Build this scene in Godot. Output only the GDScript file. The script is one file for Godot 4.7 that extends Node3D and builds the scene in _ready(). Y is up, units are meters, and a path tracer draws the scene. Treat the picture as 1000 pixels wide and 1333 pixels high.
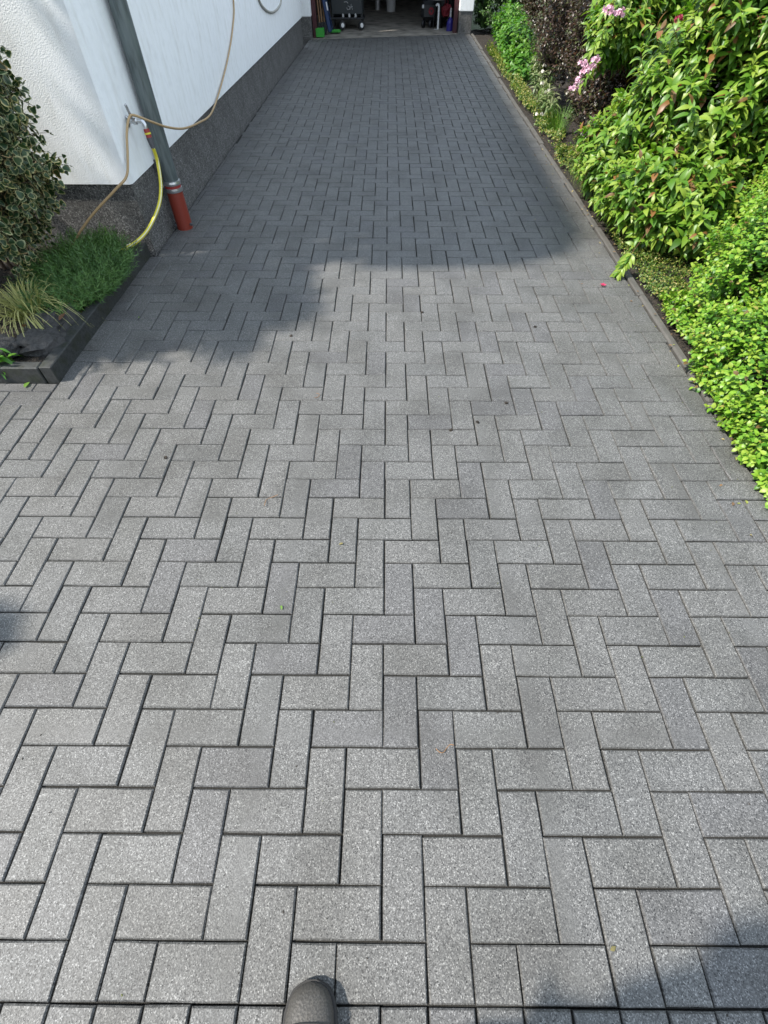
extends Node3D

# World frame: x to the right, y up, the drive runs away along -z. V(x, height, distance) is used throughout.
var rng := RandomNumberGenerator.new()
var taken := {}
var M := {}
var eye := Vector3(0, 1.43, 0)
const PITCH := 0.89954
const YAW := 0.00702
const FOCAL := 620.0 / 666.5

func V(x: float, h: float, d: float) -> Vector3:
	return Vector3(x, h, -d)

# ------------------------------------------------------------------ naming
func numbered(called: String) -> String:
	if not taken.has(called):
		taken[called] = 0
		return called
	taken[called] += 1
	return "%s_%03d" % [called, taken[called]]

func tag(o: Node3D, label: String, category: String, group := "") -> Node3D:
	o.set_meta("label", label)
	o.set_meta("category", category)
	if group != "":
		o.set_meta("group", group)
	return o

func thing(called: String, label: String, category: String, at := Vector3.ZERO, turn := 0.0, group := "") -> Node3D:
	var o := Node3D.new()
	o.name = numbered(called)
	add_child(o)
	o.position = at
	o.rotation.y = turn
	tag(o, label, category, group)
	return o

func part(called: String, mesh: Mesh, mat: Material, parent: Node3D, xf := Transform3D.IDENTITY) -> MeshInstance3D:
	var o := MeshInstance3D.new()
	o.name = called
	o.mesh = mesh
	if mat != null:
		o.material_override = mat
	o.transform = xf
	parent.add_child(o, true)
	return o

func single(called: String, mesh: Mesh, mat: Material, label: String, category: String, at := Vector3.ZERO, turn := 0.0, group := "") -> MeshInstance3D:
	var o := MeshInstance3D.new()
	o.name = numbered(called)
	o.mesh = mesh
	o.material_override = mat
	add_child(o)
	o.position = at
	o.rotation.y = turn
	tag(o, label, category, group)
	return o

func struct(called: String, mesh: Mesh, mat: Material) -> MeshInstance3D:
	var o := MeshInstance3D.new()
	o.name = numbered(called)
	o.mesh = mesh
	o.material_override = mat
	add_child(o)
	o.set_meta("kind", "structure")
	return o

func scatter(called: String, mesh: Mesh, mat: Material, xfs: Array, cols: Array, parent: Node3D) -> MultiMeshInstance3D:
	if xfs.is_empty():
		return null
	var mm := MultiMesh.new()
	mm.transform_format = MultiMesh.TRANSFORM_3D
	mm.use_colors = true
	mm.mesh = mesh
	mm.instance_count = xfs.size()
	for i in xfs.size():
		mm.set_instance_transform(i, xfs[i])
		mm.set_instance_color(i, cols[i])
	var o := MultiMeshInstance3D.new()
	o.name = called
	o.multimesh = mm
	o.material_override = mat
	o.set_meta("kind", "stuff")
	parent.add_child(o, true)
	return o

# ------------------------------------------------------------------ mesh helpers
func begin() -> SurfaceTool:
	var st := SurfaceTool.new()
	st.begin(Mesh.PRIMITIVE_TRIANGLES)
	return st

func tri(st: SurfaceTool, a: Vector3, b: Vector3, c: Vector3, out: Vector3) -> void:
	var n := (b - a).cross(c - a)
	if n.length_squared() < 1e-16:
		return
	if n.dot(out) > 0.0:
		var t := b
		b = c
		c = t
	else:
		n = -n
	n = n.normalized()
	st.set_normal(n); st.add_vertex(a)
	st.set_normal(n); st.add_vertex(b)
	st.set_normal(n); st.add_vertex(c)

func quad(st: SurfaceTool, a: Vector3, b: Vector3, c: Vector3, d: Vector3, out: Vector3) -> void:
	tri(st, a, b, c, out)
	tri(st, a, c, d, out)

func tri_n(st: SurfaceTool, a: Vector3, b: Vector3, c: Vector3, na: Vector3, nb: Vector3, nc: Vector3) -> void:
	var n := (b - a).cross(c - a)
	if n.length_squared() < 1e-18:
		return
	if n.dot(na + nb + nc) > 0.0:
		st.set_normal(na); st.add_vertex(a)
		st.set_normal(nc); st.add_vertex(c)
		st.set_normal(nb); st.add_vertex(b)
	else:
		st.set_normal(na); st.add_vertex(a)
		st.set_normal(nb); st.add_vertex(b)
		st.set_normal(nc); st.add_vertex(c)

# a box with chamfered edges
func add_box(st: SurfaceTool, c: Vector3, size: Vector3, bev := 0.004, bs := Basis.IDENTITY) -> void:
	var h := size * 0.5
	var b := minf(bev, minf(h.x, minf(h.y, h.z)) * 0.9)
	var ax := [Vector3.RIGHT, Vector3.UP, Vector3.BACK]
	var hs := [h.x, h.y, h.z]
	for i in 3:
		var u: int = (i + 1) % 3
		var w: int = (i + 2) % 3
		for s in [-1.0, 1.0]:
			var n: Vector3 = ax[i] * s
			var p: Array = []
			for k in [[-1.0, -1.0], [1.0, -1.0], [1.0, 1.0], [-1.0, 1.0]]:
				p.append(c + bs * (n * hs[i] + ax[u] * (k[0] * (hs[u] - b)) + ax[w] * (k[1] * (hs[w] - b))))
			quad(st, p[0], p[1], p[2], p[3], bs * n)
	for i in 3:
		var u: int = (i + 1) % 3
		var w: int = (i + 2) % 3
		for su in [-1.0, 1.0]:
			for sw in [-1.0, 1.0]:
				var a0: Vector3 = ax[u] * (su * hs[u]) + ax[w] * (sw * (hs[w] - b))
				var a1: Vector3 = ax[u] * (su * (hs[u] - b)) + ax[w] * (sw * hs[w])
				var e: Vector3 = ax[i] * (hs[i] - b)
				quad(st, c + bs * (a0 - e), c + bs * (a0 + e), c + bs * (a1 + e), c + bs * (a1 - e), bs * (ax[u] * su + ax[w] * sw))
	for sx in [-1.0, 1.0]:
		for sy in [-1.0, 1.0]:
			for sz in [-1.0, 1.0]:
				var q := Vector3(sx, sy, sz)
				tri(st, c + bs * Vector3(sx * h.x, sy * (h.y - b), sz * (h.z - b)), c + bs * Vector3(sx * (h.x - b), sy * h.y, sz * (h.z - b)), c + bs * Vector3(sx * (h.x - b), sy * (h.y - b), sz * h.z), bs * q)

func box(size: Vector3, bev := 0.004, c := Vector3.ZERO, bs := Basis.IDENTITY) -> ArrayMesh:
	var st := begin()
	add_box(st, c, size, bev, bs)
	return st.commit()

# a tube along points; radius may be a number or an array
func add_tube(st: SurfaceTool, pts: Array, rad, sides := 10, caps := true) -> void:
	var n := pts.size()
	var t0: Vector3 = (pts[1] - pts[0]).normalized()
	var side := t0.cross(Vector3.UP)
	if side.length() < 0.1:
		side = t0.cross(Vector3.RIGHT)
	side = side.normalized()
	var prev: Array = []
	var prevn: Array = []
	for i in n:
		var t: Vector3
		if i == 0:
			t = t0
		elif i == n - 1:
			t = (pts[i] - pts[i - 1]).normalized()
		else:
			t = (pts[i + 1] - pts[i - 1]).normalized()
		side = (side - t * side.dot(t)).normalized()
		var up := t.cross(side)
		var r: float = rad[i] if rad is Array else rad
		var ring: Array = []
		var ringn: Array = []
		for k in sides:
			var a := TAU * k / sides
			var d := side * cos(a) + up * sin(a)
			ring.append(pts[i] + d * r)
			ringn.append(d)
		if i > 0:
			for k in sides:
				var k2 := (k + 1) % sides
				tri_n(st, prev[k], prev[k2], ring[k2], prevn[k], prevn[k2], ringn[k2])
				tri_n(st, prev[k], ring[k2], ring[k], prevn[k], ringn[k2], ringn[k])
		if caps and (i == 0 or i == n - 1):
			var o := -t if i == 0 else t
			for k in sides:
				tri(st, pts[i], ring[k], ring[(k + 1) % sides], o)
		prev = ring
		prevn = ringn

func tube(pts: Array, rad, sides := 10) -> ArrayMesh:
	var st := begin()
	add_tube(st, pts, rad, sides)
	return st.commit()

func smooth_path(ctrl: Array, per := 8) -> Array:
	var out: Array = []
	var n := ctrl.size()
	for i in n - 1:
		var p0: Vector3 = ctrl[maxi(i - 1, 0)]
		var p1: Vector3 = ctrl[i]
		var p2: Vector3 = ctrl[i + 1]
		var p3: Vector3 = ctrl[mini(i + 2, n - 1)]
		for k in per:
			out.append(p1.cubic_interpolate(p2, p0, p3, float(k) / per))
	out.append(ctrl[n - 1])
	return out

# a turned shape: profile of Vector2(radius, height) from bottom to top
func add_lathe(st: SurfaceTool, profile: Array, sides := 24, at := Vector3.ZERO, bs := Basis.IDENTITY) -> void:
	for i in profile.size() - 1:
		var a: Vector2 = profile[i]
		var b: Vector2 = profile[i + 1]
		var sl := Vector2(b.y - a.y, a.x - b.x).normalized()
		for k in sides:
			var u := TAU * k / sides
			var w := TAU * (k + 1) / sides
			var du := Vector3(cos(u), 0, sin(u))
			var dw := Vector3(cos(w), 0, sin(w))
			var nu := bs * (du * sl.x + Vector3.UP * sl.y)
			var nw := bs * (dw * sl.x + Vector3.UP * sl.y)
			var p0 := at + bs * (du * a.x + Vector3.UP * a.y)
			var p1 := at + bs * (dw * a.x + Vector3.UP * a.y)
			var p2 := at + bs * (dw * b.x + Vector3.UP * b.y)
			var p3 := at + bs * (du * b.x + Vector3.UP * b.y)
			tri_n(st, p0, p1, p2, nu, nw, nw)
			tri_n(st, p0, p2, p3, nu, nw, nu)

func lathe(profile: Array, sides := 24, at := Vector3.ZERO, bs := Basis.IDENTITY) -> ArrayMesh:
	var st := begin()
	add_lathe(st, profile, sides, at, bs)
	return st.commit()

# an upright prism over a plan polygon (x, distance); low and high take a plan point and give a height
func add_prism(st: SurfaceTool, plan: Array, low: Callable, high: Callable) -> void:
	var n := plan.size()
	var mid := Vector2.ZERO
	for p in plan:
		mid += p / n
	var packed := PackedVector2Array(plan)
	var idx := Geometry2D.triangulate_polygon(packed)
	for k in range(0, idx.size(), 3):
		var q: Array = []
		for j in 3:
			q.append(plan[idx[k + j]])
		tri(st, V(q[0].x, high.call(q[0]), q[0].y), V(q[1].x, high.call(q[1]), q[1].y), V(q[2].x, high.call(q[2]), q[2].y), Vector3.UP)
		tri(st, V(q[0].x, low.call(q[0]), q[0].y), V(q[1].x, low.call(q[1]), q[1].y), V(q[2].x, low.call(q[2]), q[2].y), Vector3.DOWN)
	for i in n:
		var a: Vector2 = plan[i]
		var b: Vector2 = plan[(i + 1) % n]
		var nn := Vector2(b.y - a.y, a.x - b.x)
		var test := (a + b) * 0.5 + nn.normalized() * 0.0005
		if Geometry2D.is_point_in_polygon(test, packed):
			nn = -nn
		quad(st, V(a.x, low.call(a), a.y), V(b.x, low.call(b), b.y), V(b.x, high.call(b), b.y), V(a.x, high.call(a), a.y), Vector3(nn.x, 0, -nn.y))

func prism(plan: Array, low: Callable, high: Callable) -> ArrayMesh:
	var st := begin()
	add_prism(st, plan, low, high)
	return st.commit()

func level(h: float) -> Callable:
	return func(_p): return h

# ------------------------------------------------------------------ materials
func lin(r: float, g: float, b: float) -> Color:
	return Color(r, g, b).linear_to_srgb()

func noise_tex(kind: int, freq: float, size: int, ramp: Array, sd: int, octaves := 1, cell_ret := -1, jitter := 1.0) -> NoiseTexture2D:
	var n := FastNoiseLite.new()
	n.noise_type = kind
	n.frequency = freq
	n.seed = sd
	n.fractal_type = FastNoiseLite.FRACTAL_FBM if octaves > 1 else FastNoiseLite.FRACTAL_NONE
	n.fractal_octaves = octaves
	if cell_ret >= 0:
		n.cellular_return_type = cell_ret
		n.cellular_jitter = jitter
	var t := NoiseTexture2D.new()
	t.width = size
	t.height = size
	t.seamless = true
	t.noise = n
	if not ramp.is_empty():
		var g := Gradient.new()
		var off := PackedFloat32Array()
		var col := PackedColorArray()
		for k in ramp:
			off.append(k[0])
			var c = k[1]
			col.append(c if c is Color else Color(c, c, c))
		g.offsets = off
		g.colors = col
		t.color_ramp = g
	return t

func mat(called: String, col: Color, rough := 0.8, metal := 0.0) -> StandardMaterial3D:
	var m := StandardMaterial3D.new()
	m.resource_name = called
	m.albedo_color = col
	m.roughness = rough
	m.metallic = metal
	m.cull_mode = BaseMaterial3D.CULL_DISABLED
	M[called] = m
	return m

func surface_of(m: StandardMaterial3D, tex: Texture2D, per_metre: float, height: Texture2D = null, cm := 0.0) -> void:
	m.albedo_texture = tex
	m.uv1_triplanar = true
	m.uv1_world_triplanar = true
	m.uv1_scale = Vector3.ONE * per_metre
	m.uv1_triplanar_sharpness = 4.0
	if height != null:
		m.heightmap_enabled = true
		m.heightmap_texture = height
		m.heightmap_scale = cm

func overlay(m: StandardMaterial3D, tex: Texture2D, per_metre: float) -> void:
	m.detail_enabled = true
	m.detail_blend_mode = BaseMaterial3D.BLEND_MODE_MUL
	m.detail_albedo = tex
	m.detail_uv_layer = BaseMaterial3D.DETAIL_UV_2
	m.uv2_triplanar = true
	m.uv2_world_triplanar = true
	m.uv2_scale = Vector3.ONE * per_metre

func leafy(called: String, rough := 0.42, back := 0.6) -> StandardMaterial3D:
	var m := mat(called, Color.WHITE, rough)
	m.vertex_color_use_as_albedo = true
	if back > 0.0:
		m.backlight_enabled = true
		m.backlight = lin(back * 0.8, back, back * 0.35)
	return m

func make_materials() -> void:
	var S := FastNoiseLite.TYPE_SIMPLEX_SMOOTH
	var C := FastNoiseLite.TYPE_CELLULAR
	var grain := noise_tex(C, 0.36, 1024, [[0.0, 0.10], [0.025, 0.13], [0.05, 0.25], [0.25, 0.30], [0.6, 0.36], [0.85, 0.42], [0.94, 0.495], [1.0, 0.60]], 3, 1, FastNoiseLite.RETURN_CELL_VALUE)
	var grain_h := noise_tex(C, 0.36, 1024, [], 3, 1, FastNoiseLite.RETURN_CELL_VALUE)
	var blotch := noise_tex(S, 0.012, 512, [[0.0, Color(0.84, 0.835, 0.825)], [0.4, Color(0.94, 0.94, 0.935)], [0.65, Color(1, 1, 1)], [1.0, Color(1, 1, 1)]], 11, 4)
	var fine := noise_tex(S, 0.09, 512, [[0.0, 0.75], [0.5, 0.94], [1.0, 1.0]], 12, 3)
	var bumps := noise_tex(S, 0.06, 512, [], 13, 3)
	var peb := noise_tex(C, 0.11, 1024, [[0.0, Color(0.20, 0.20, 0.20)], [0.3, Color(0.30, 0.295, 0.29)], [0.6, Color(0.37, 0.365, 0.355)], [0.85, Color(0.44, 0.435, 0.425)], [1.0, Color(0.57, 0.565, 0.555)]], 21, 1, FastNoiseLite.RETURN_CELL_VALUE)
	var peb_h := noise_tex(C, 0.11, 1024, [[0.0, 1.0], [1.0, 0.0]], 21, 1, FastNoiseLite.RETURN_DISTANCE)

	var m := mat("paver_stone", Color.WHITE, 0.62)
	m.vertex_color_use_as_albedo = true
	surface_of(m, grain, 1.31, grain_h, 0.04)
	overlay(m, blotch, 0.45)
	m = mat("joint_sand", lin(0.022, 0.021, 0.018), 0.95)
	surface_of(m, fine, 6.0, bumps, 0.3)
	m = mat("kerb_concrete", lin(0.105, 0.10, 0.09), 0.85)
	surface_of(m, fine, 4.0, grain_h, 0.05)
	overlay(m, blotch, 1.1)
	m = mat("soil", lin(0.055, 0.042, 0.03), 0.95)
	surface_of(m, noise_tex(C, 0.06, 512, [[0.0, 0.35], [0.5, 0.75], [1.0, 1.0]], 31, 1, FastNoiseLite.RETURN_CELL_VALUE), 2.5, bumps, 2.0)
	m = mat("far_ground", lin(0.05, 0.075, 0.025), 0.95)
	surface_of(m, fine, 0.8, bumps, 2.0)
	m = mat("stucco", lin(0.87, 0.885, 0.88), 0.9)
	surface_of(m, noise_tex(S, 0.01, 512, [[0.0, 0.975], [0.5, 1.0], [1.0, 1.0]], 41, 4), 0.6, noise_tex(S, 0.10, 512, [], 42, 3), 0.10)
	m.uv1_scale = Vector3.ONE * 2.2
	overlay(m, noise_tex(S, 0.015, 512, [[0.0, Color(0.95, 0.945, 0.935)], [0.3, Color(0.985, 0.985, 0.98)], [0.6, Color(1, 1, 1)], [1.0, Color(1, 1, 1)]], 43, 5), 1.0)
	m.uv2_scale = Vector3(1.6, 0.35, 1.6)
	m = mat("pebble_dash", Color.WHITE, 0.8)
	surface_of(m, peb, 1.5, peb_h, 0.15)
	overlay(m, blotch, 0.8)
	m = mat("beige_strip", lin(0.5, 0.45, 0.38), 0.7)
	m = mat("dark_seam", lin(0.015, 0.016, 0.02), 0.6)
	m = mat("zinc", lin(0.155, 0.185, 0.185), 0.42, 0.35)
	surface_of(m, noise_tex(S, 0.02, 256, [[0.0, 0.72], [0.5, 0.92], [1.0, 1.0]], 51, 4), 3.0)
	m.uv1_scale = Vector3(9, 1.2, 9)
	m = mat("steel", lin(0.55, 0.56, 0.57), 0.28, 0.9)
	m = mat("dull_steel", lin(0.42, 0.42, 0.42), 0.45, 0.7)
	m = mat("red_plastic", lin(0.25, 0.035, 0.018), 0.5)
	surface_of(m, fine, 5.0)
	m = mat("red_band", lin(0.28, 0.03, 0.025), 0.5)
	m = mat("tan_rubber", lin(0.46, 0.31, 0.15), 0.45)
	surface_of(m, fine, 9.0)
	m = mat("grey_cable", lin(0.36, 0.35, 0.31), 0.5)
	m = mat("yellow_hose", lin(0.66, 0.58, 0.05), 0.3)
	m = mat("cream_stripe", lin(0.75, 0.72, 0.5), 0.4)
	m = mat("dark_gland", lin(0.06, 0.06, 0.065), 0.5)
	m = mat("border_board", lin(0.035, 0.038, 0.036), 0.7)
	surface_of(m, noise_tex(S, 0.03, 512, [[0.0, 0.55], [0.45, 0.85], [1.0, 1.0]], 61, 4), 2.5, grain_h, 0.06)
	overlay(m, noise_tex(S, 0.02, 256, [[0.0, Color(0.75, 0.8, 0.55)], [0.5, Color(1, 1, 1)], [1.0, Color(1, 1, 1)]], 62, 3), 1.5)
	m = mat("rock", lin(0.07, 0.068, 0.065), 0.75)
	surface_of(m, noise_tex(S, 0.03, 256, [[0.0, 0.5], [0.5, 0.85], [1.0, 1.0]], 63, 5), 5.0, bumps, 0.8)
	m = mat("white_pebble", lin(0.42, 0.42, 0.41), 0.7)
	m = mat("garage_concrete", lin(0.33, 0.30, 0.255), 0.8)
	surface_of(m, noise_tex(S, 0.012, 512, [[0.0, 0.55], [0.45, 0.85], [1.0, 1.0]], 71, 5), 0.5)
	m = mat("garage_wall", lin(0.09, 0.088, 0.085), 0.9)
	surface_of(m, fine, 2.0)
	m = mat("maroon_paint", lin(0.055, 0.012, 0.014), 0.5)
	m = mat("roof_tile", lin(0.16, 0.06, 0.04), 0.8)
	surface_of(m, fine, 2.0)
	m = mat("black_plastic", lin(0.012, 0.013, 0.015), 0.45)
	m = mat("slate_plastic", lin(0.016, 0.021, 0.023), 0.4)
	m = mat("white_paint", lin(0.75, 0.75, 0.74), 0.4)
	m = mat("green_plastic", lin(0.035, 0.30, 0.035), 0.4)
	m = mat("blue_plastic", lin(0.014, 0.035, 0.10), 0.4)
	m = mat("indigo_plastic", lin(0.025, 0.02, 0.20), 0.35)
	m = mat("red_cloth", lin(0.17, 0.010, 0.018), 0.7)
	m = mat("pale_plastic", lin(0.45, 0.45, 0.44), 0.5)
	m = mat("handle_wood", lin(0.20, 0.11, 0.05), 0.6)
	m = mat("leather", lin(0.066, 0.062, 0.055), 0.6)
	surface_of(m, noise_tex(S, 0.035, 512, [[0.0, 0.68], [0.45, 0.80], [0.65, 0.96], [1.0, 1.0]], 81, 5), 14.0, noise_tex(C, 0.05, 256, [], 82, 1, FastNoiseLite.RETURN_DISTANCE), 0.08)
	overlay(m, noise_tex(S, 0.02, 256, [[0.0, Color(1, 1, 1)], [0.55, Color(1, 1, 1)], [1.0, Color(1, 0.98, 0.95)]], 83, 3), 9.0)
	m = mat("rubber_sole", lin(0.02, 0.019, 0.018), 0.8)
	m = mat("skin", lin(0.45, 0.27, 0.19), 0.55)
	m = mat("hair", lin(0.04, 0.025, 0.015), 0.6)
	m = mat("denim", lin(0.045, 0.06, 0.10), 0.85)
	m = mat("jacket_cloth", lin(0.06, 0.065, 0.06), 0.9)
	m = mat("eye_white", lin(0.7, 0.7, 0.68), 0.3)
	m = mat("terracotta", lin(0.30, 0.11, 0.06), 0.8)
	m = mat("bark", lin(0.07, 0.048, 0.03), 0.85)
	m = mat("green_stem", lin(0.12, 0.13, 0.04), 0.6)
	m = mat("red_stem", lin(0.14, 0.06, 0.03), 0.6)
	leafy("leaf", 0.42, 0.75)
	leafy("dull_leaf", 0.5, 0.35)
	leafy("dark_leaf", 0.4, 0.25)
	m = leafy("petal", 0.6, 0.7)
	m.backlight = lin(0.6, 0.5, 0.55)
	leafy("blade", 0.5, 0.45)
	m = leafy("dry_leaf", 0.8, 0.2)

# ------------------------------------------------------------------ camera and light
func make_camera_and_light() -> void:
	var cam := Camera3D.new()
	cam.name = "camera"
	cam.fov = rad_to_deg(2.0 * atan(666.5 / 620.0))
	cam.keep_aspect = Camera3D.KEEP_HEIGHT
	cam.near = 0.05
	cam.far = 400.0
	cam.position = eye
	cam.rotation = Vector3(-PITCH, YAW, 0)
	add_child(cam)
	cam.current = true
	var e := Environment.new()
	e.background_mode = Environment.BG_SKY
	var sky := Sky.new()
	var sm := ProceduralSkyMaterial.new()
	sm.sky_top_color = Color(0.80, 0.87, 0.955)
	sm.sky_horizon_color = Color(0.95, 0.97, 1.0)
	sm.sky_curve = 0.18
	sm.ground_bottom_color = lin(0.10, 0.10, 0.09)
	sm.ground_horizon_color = lin(0.30, 0.32, 0.30)
	sm.sky_energy_multiplier = 0.98
	sm.sun_angle_max = 8.0
	var clouds := noise_tex(FastNoiseLite.TYPE_SIMPLEX_SMOOTH, 0.008, 512, [[0.0, Color(1, 1, 1, 0)], [0.55, Color(1, 1, 1, 0)], [0.8, Color(1, 1, 1, 0.35)], [1.0, Color(1, 1, 1, 0.5)]], 91, 5)
	sm.sky_cover = clouds
	sm.sky_cover_modulate = Color(1, 1, 1, 0.4)
	sky.sky_material = sm
	e.sky = sky
	e.tonemap_mode = Environment.TONE_MAPPER_LINEAR
	e.tonemap_exposure = 1.92
	e.sdfgi_enabled = true
	e.ssao_enabled = true
	e.ssil_enabled = true
	var we := WorldEnvironment.new()
	we.name = "world_environment"
	we.environment = e
	add_child(we)
	var sun := DirectionalLight3D.new()
	sun.name = "sun"
	sun.light_energy = 1.42
	sun.light_color = Color(1.0, 0.975, 0.94)
	sun.light_angular_distance = 2.2
	sun.shadow_enabled = true
	add_child(sun)
	sun.look_at_from_position(Vector3.ZERO, Vector3(0.75, -1.0, -0.19), Vector3.UP)

# ------------------------------------------------------------------ where things fall in the picture (used to choose which pieces show largest)
func in_view(p: Vector3, slack := 1.03) -> float:
	# distance along the view axis if the point is inside the frame, else -1
	var r := p - eye
	var cy := cos(YAW)
	var sy := sin(YAW)
	var right := r.x * cy - (-r.z) * -sy
	var fw := -r.x * sy + (-r.z) * cy
	var zc := fw * cos(PITCH) - r.y * sin(PITCH)
	var yc := r.y * cos(PITCH) + fw * sin(PITCH)
	if zc < 0.1 or absf(right / zc) * 620.0 > 500.0 * slack or absf(yc / zc) * 620.0 > 666.5 * slack:
		return -1.0
	return zc

# ------------------------------------------------------------------ the ground
func fall(x: float, d: float) -> float:
	return 0.026 * x * smoothstep(7.5, 12.3, d)

func wall_x(d: float) -> float:
	return -1.552 + (d - 3.33) * 0.0073

func paver_mesh(sd: int, col: Color) -> ArrayMesh:
	# a unit paver of 200 x 100 mm, top at y = 0, chamfered arris, long side along x
	var r := RandomNumberGenerator.new()
	r.seed = 100 + sd
	var st := begin()
	st.set_color(col)
	var hx := 0.0982
	var hz := 0.0482
	var top: Array = []
	var mid: Array = []
	var low: Array = []
	for k in [[-1, -1], [-0.3, -1], [0.4, -1], [1, -1], [1, 1], [0.35, 1], [-0.4, 1], [-1, 1]]:
		var jx := r.randf_range(-0.0007, 0.0007)
		var jz := r.randf_range(-0.0007, 0.0007)
		var b := 0.0026 + r.randf_range(0.0, 0.0014)
		var corner: bool = absf(k[0]) == 1
		var ex: float = k[0] * hx + jx
		var ez: float = k[1] * hz + jz
		top.append(Vector3(ex - (signf(k[0]) * b if corner else 0.0), r.randf_range(-0.0003, 0.0002), ez - signf(k[1]) * b))
		mid.append(Vector3(ex, -b * 1.3, ez))
		low.append(Vector3(ex, -0.045, ez))
	for k in 8:
		var k2 := (k + 1) % 8
		var o: Vector3 = (mid[k] + mid[k2]) * 0.5
		o.y = 0.0
		quad(st, top[k], top[k2], mid[k2], mid[k], o + Vector3.UP * 0.05)
		quad(st, mid[k], mid[k2], low[k2], low[k], o)
	for t in [[0, 1, 7], [1, 6, 7], [1, 2, 6], [2, 5, 6], [2, 3, 5], [3, 4, 5]]:
		tri(st, top[t[0]], top[t[1]], top[t[2]], Vector3.UP)
	return st.commit()

var paver_tints: Array = []
var paver_meshes: Array = []

# the stones of one stretch of paving: each [x0, x1, d0, d1]
func lay_pavers(parent: Node3D, rects: Array, most: int, sd: int) -> void:
	var r := RandomNumberGenerator.new()
	r.seed = sd
	var list: Array = []
	for q in rects:
		var w: float = q[1] - q[0]
		var l: float = q[3] - q[2]
		if w < 0.018 or l < 0.018:
			continue
		var cx: float = (q[0] + q[1]) * 0.5
		var cd: float = (q[2] + q[3]) * 0.5
		var y := fall(cx, cd) + r.randf_range(-0.0012, 0.0012)
		var along := w >= l
		var bs := Basis.IDENTITY
		if not along:
			bs = bs.rotated(Vector3.UP, PI / 2)
		if r.randf() < 0.5:
			bs = bs.rotated(Vector3.UP, PI)
		bs = bs * Basis.from_scale(Vector3((w if along else l) / 0.2 * r.randf_range(0.994, 1.002), 1.0, (l if along else w) / 0.1 * r.randf_range(0.988, 1.004)))
		var slope := 0.026 * smoothstep(7.5, 12.3, cd)
		bs = Basis(Vector3.BACK, atan(slope)) * Basis(Vector3.RIGHT, r.randf_range(-0.006, 0.006)) * Basis(Vector3.BACK, r.randf_range(-0.006, 0.006)) * Basis(Vector3.UP, r.randf_range(-0.006, 0.006)) * bs
		var at := V(cx + r.randf_range(-0.0010, 0.0010), y, cd + r.randf_range(-0.0010, 0.0010))
		var zc := in_view(at, 1.12)
		var size := 0.0
		if zc > 0.0:
			size = w * l * (1.43 / at.distance_to(eye)) / (zc * zc)
		list.append([size, Transform3D(bs, at), r.randi() % 6, r.randi() % paver_tints.size()])
	list.sort_custom(func(a, b): return a[0] > b[0])
	var xfs: Array = []
	var cols: Array = []
	for i in list.size():
		var q: Array = list[i]
		if i < most and q[0] > 0.0:
			part("paver", paver_meshes[q[2]][q[3]], M.paver_stone, parent, q[1])
		else:
			xfs.append(q[1])
			cols.append(paver_tints[q[3]])
	scatter("more_pavers", paver_mesh(0, Color.WHITE), M.paver_stone, xfs, cols, parent)

func clipped(q: Array, x0: float, x1: float, d0: float, d1: float) -> Array:
	return [maxf(q[0], x0), minf(q[1], x1), maxf(q[2], d0), minf(q[3], d1)]

func herringbone(phase: int, x0: float, x1: float, d0: float, d1: float, ox: float, od: float) -> Array:
	var out: Array = []
	var i0 := int(floor((x0 - ox) / 0.1)) - 2
	var i1 := int(ceil((x1 - ox) / 0.1)) + 2
	var j0 := int(floor((d0 - od) / 0.1)) - 2
	var j1 := int(ceil((d1 - od) / 0.1)) + 2
	for i in range(i0, i1):
		for j in range(j0, j1):
			var c := posmod(i + j + phase, 4)
			var q: Array
			if c == 0:
				q = [ox + 0.1 * i, ox + 0.1 * (i + 2), od + 0.1 * j, od + 0.1 * (j + 1)]
			elif c == 2:
				q = [ox + 0.1 * i, ox + 0.1 * (i + 1), od + 0.1 * j, od + 0.1 * (j + 2)]
			else:
				continue
			q = clipped(q, x0, x1, d0, d1)
			if q[1] > q[0] and q[3] > q[2]:
				out.append(q)
	return out

func sheet(x0: float, x1: float, d0: float, d1: float, nx: int, nd: int, height: Callable) -> ArrayMesh:
	var st := begin()
	for i in nx:
		for j in nd:
			var xa := lerpf(x0, x1, float(i) / nx)
			var xb := lerpf(x0, x1, float(i + 1) / nx)
			var da := lerpf(d0, d1, float(j) / nd)
			var db := lerpf(d0, d1, float(j + 1) / nd)
			st.set_smooth_group(0)
			for p in [[xa, da], [xb, db], [xb, da], [xa, da], [xa, db], [xb, db]]:
				st.add_vertex(V(p[0], height.call(p[0], p[1]), p[1]))
	st.index()
	st.generate_normals()
	return st.commit()

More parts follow.
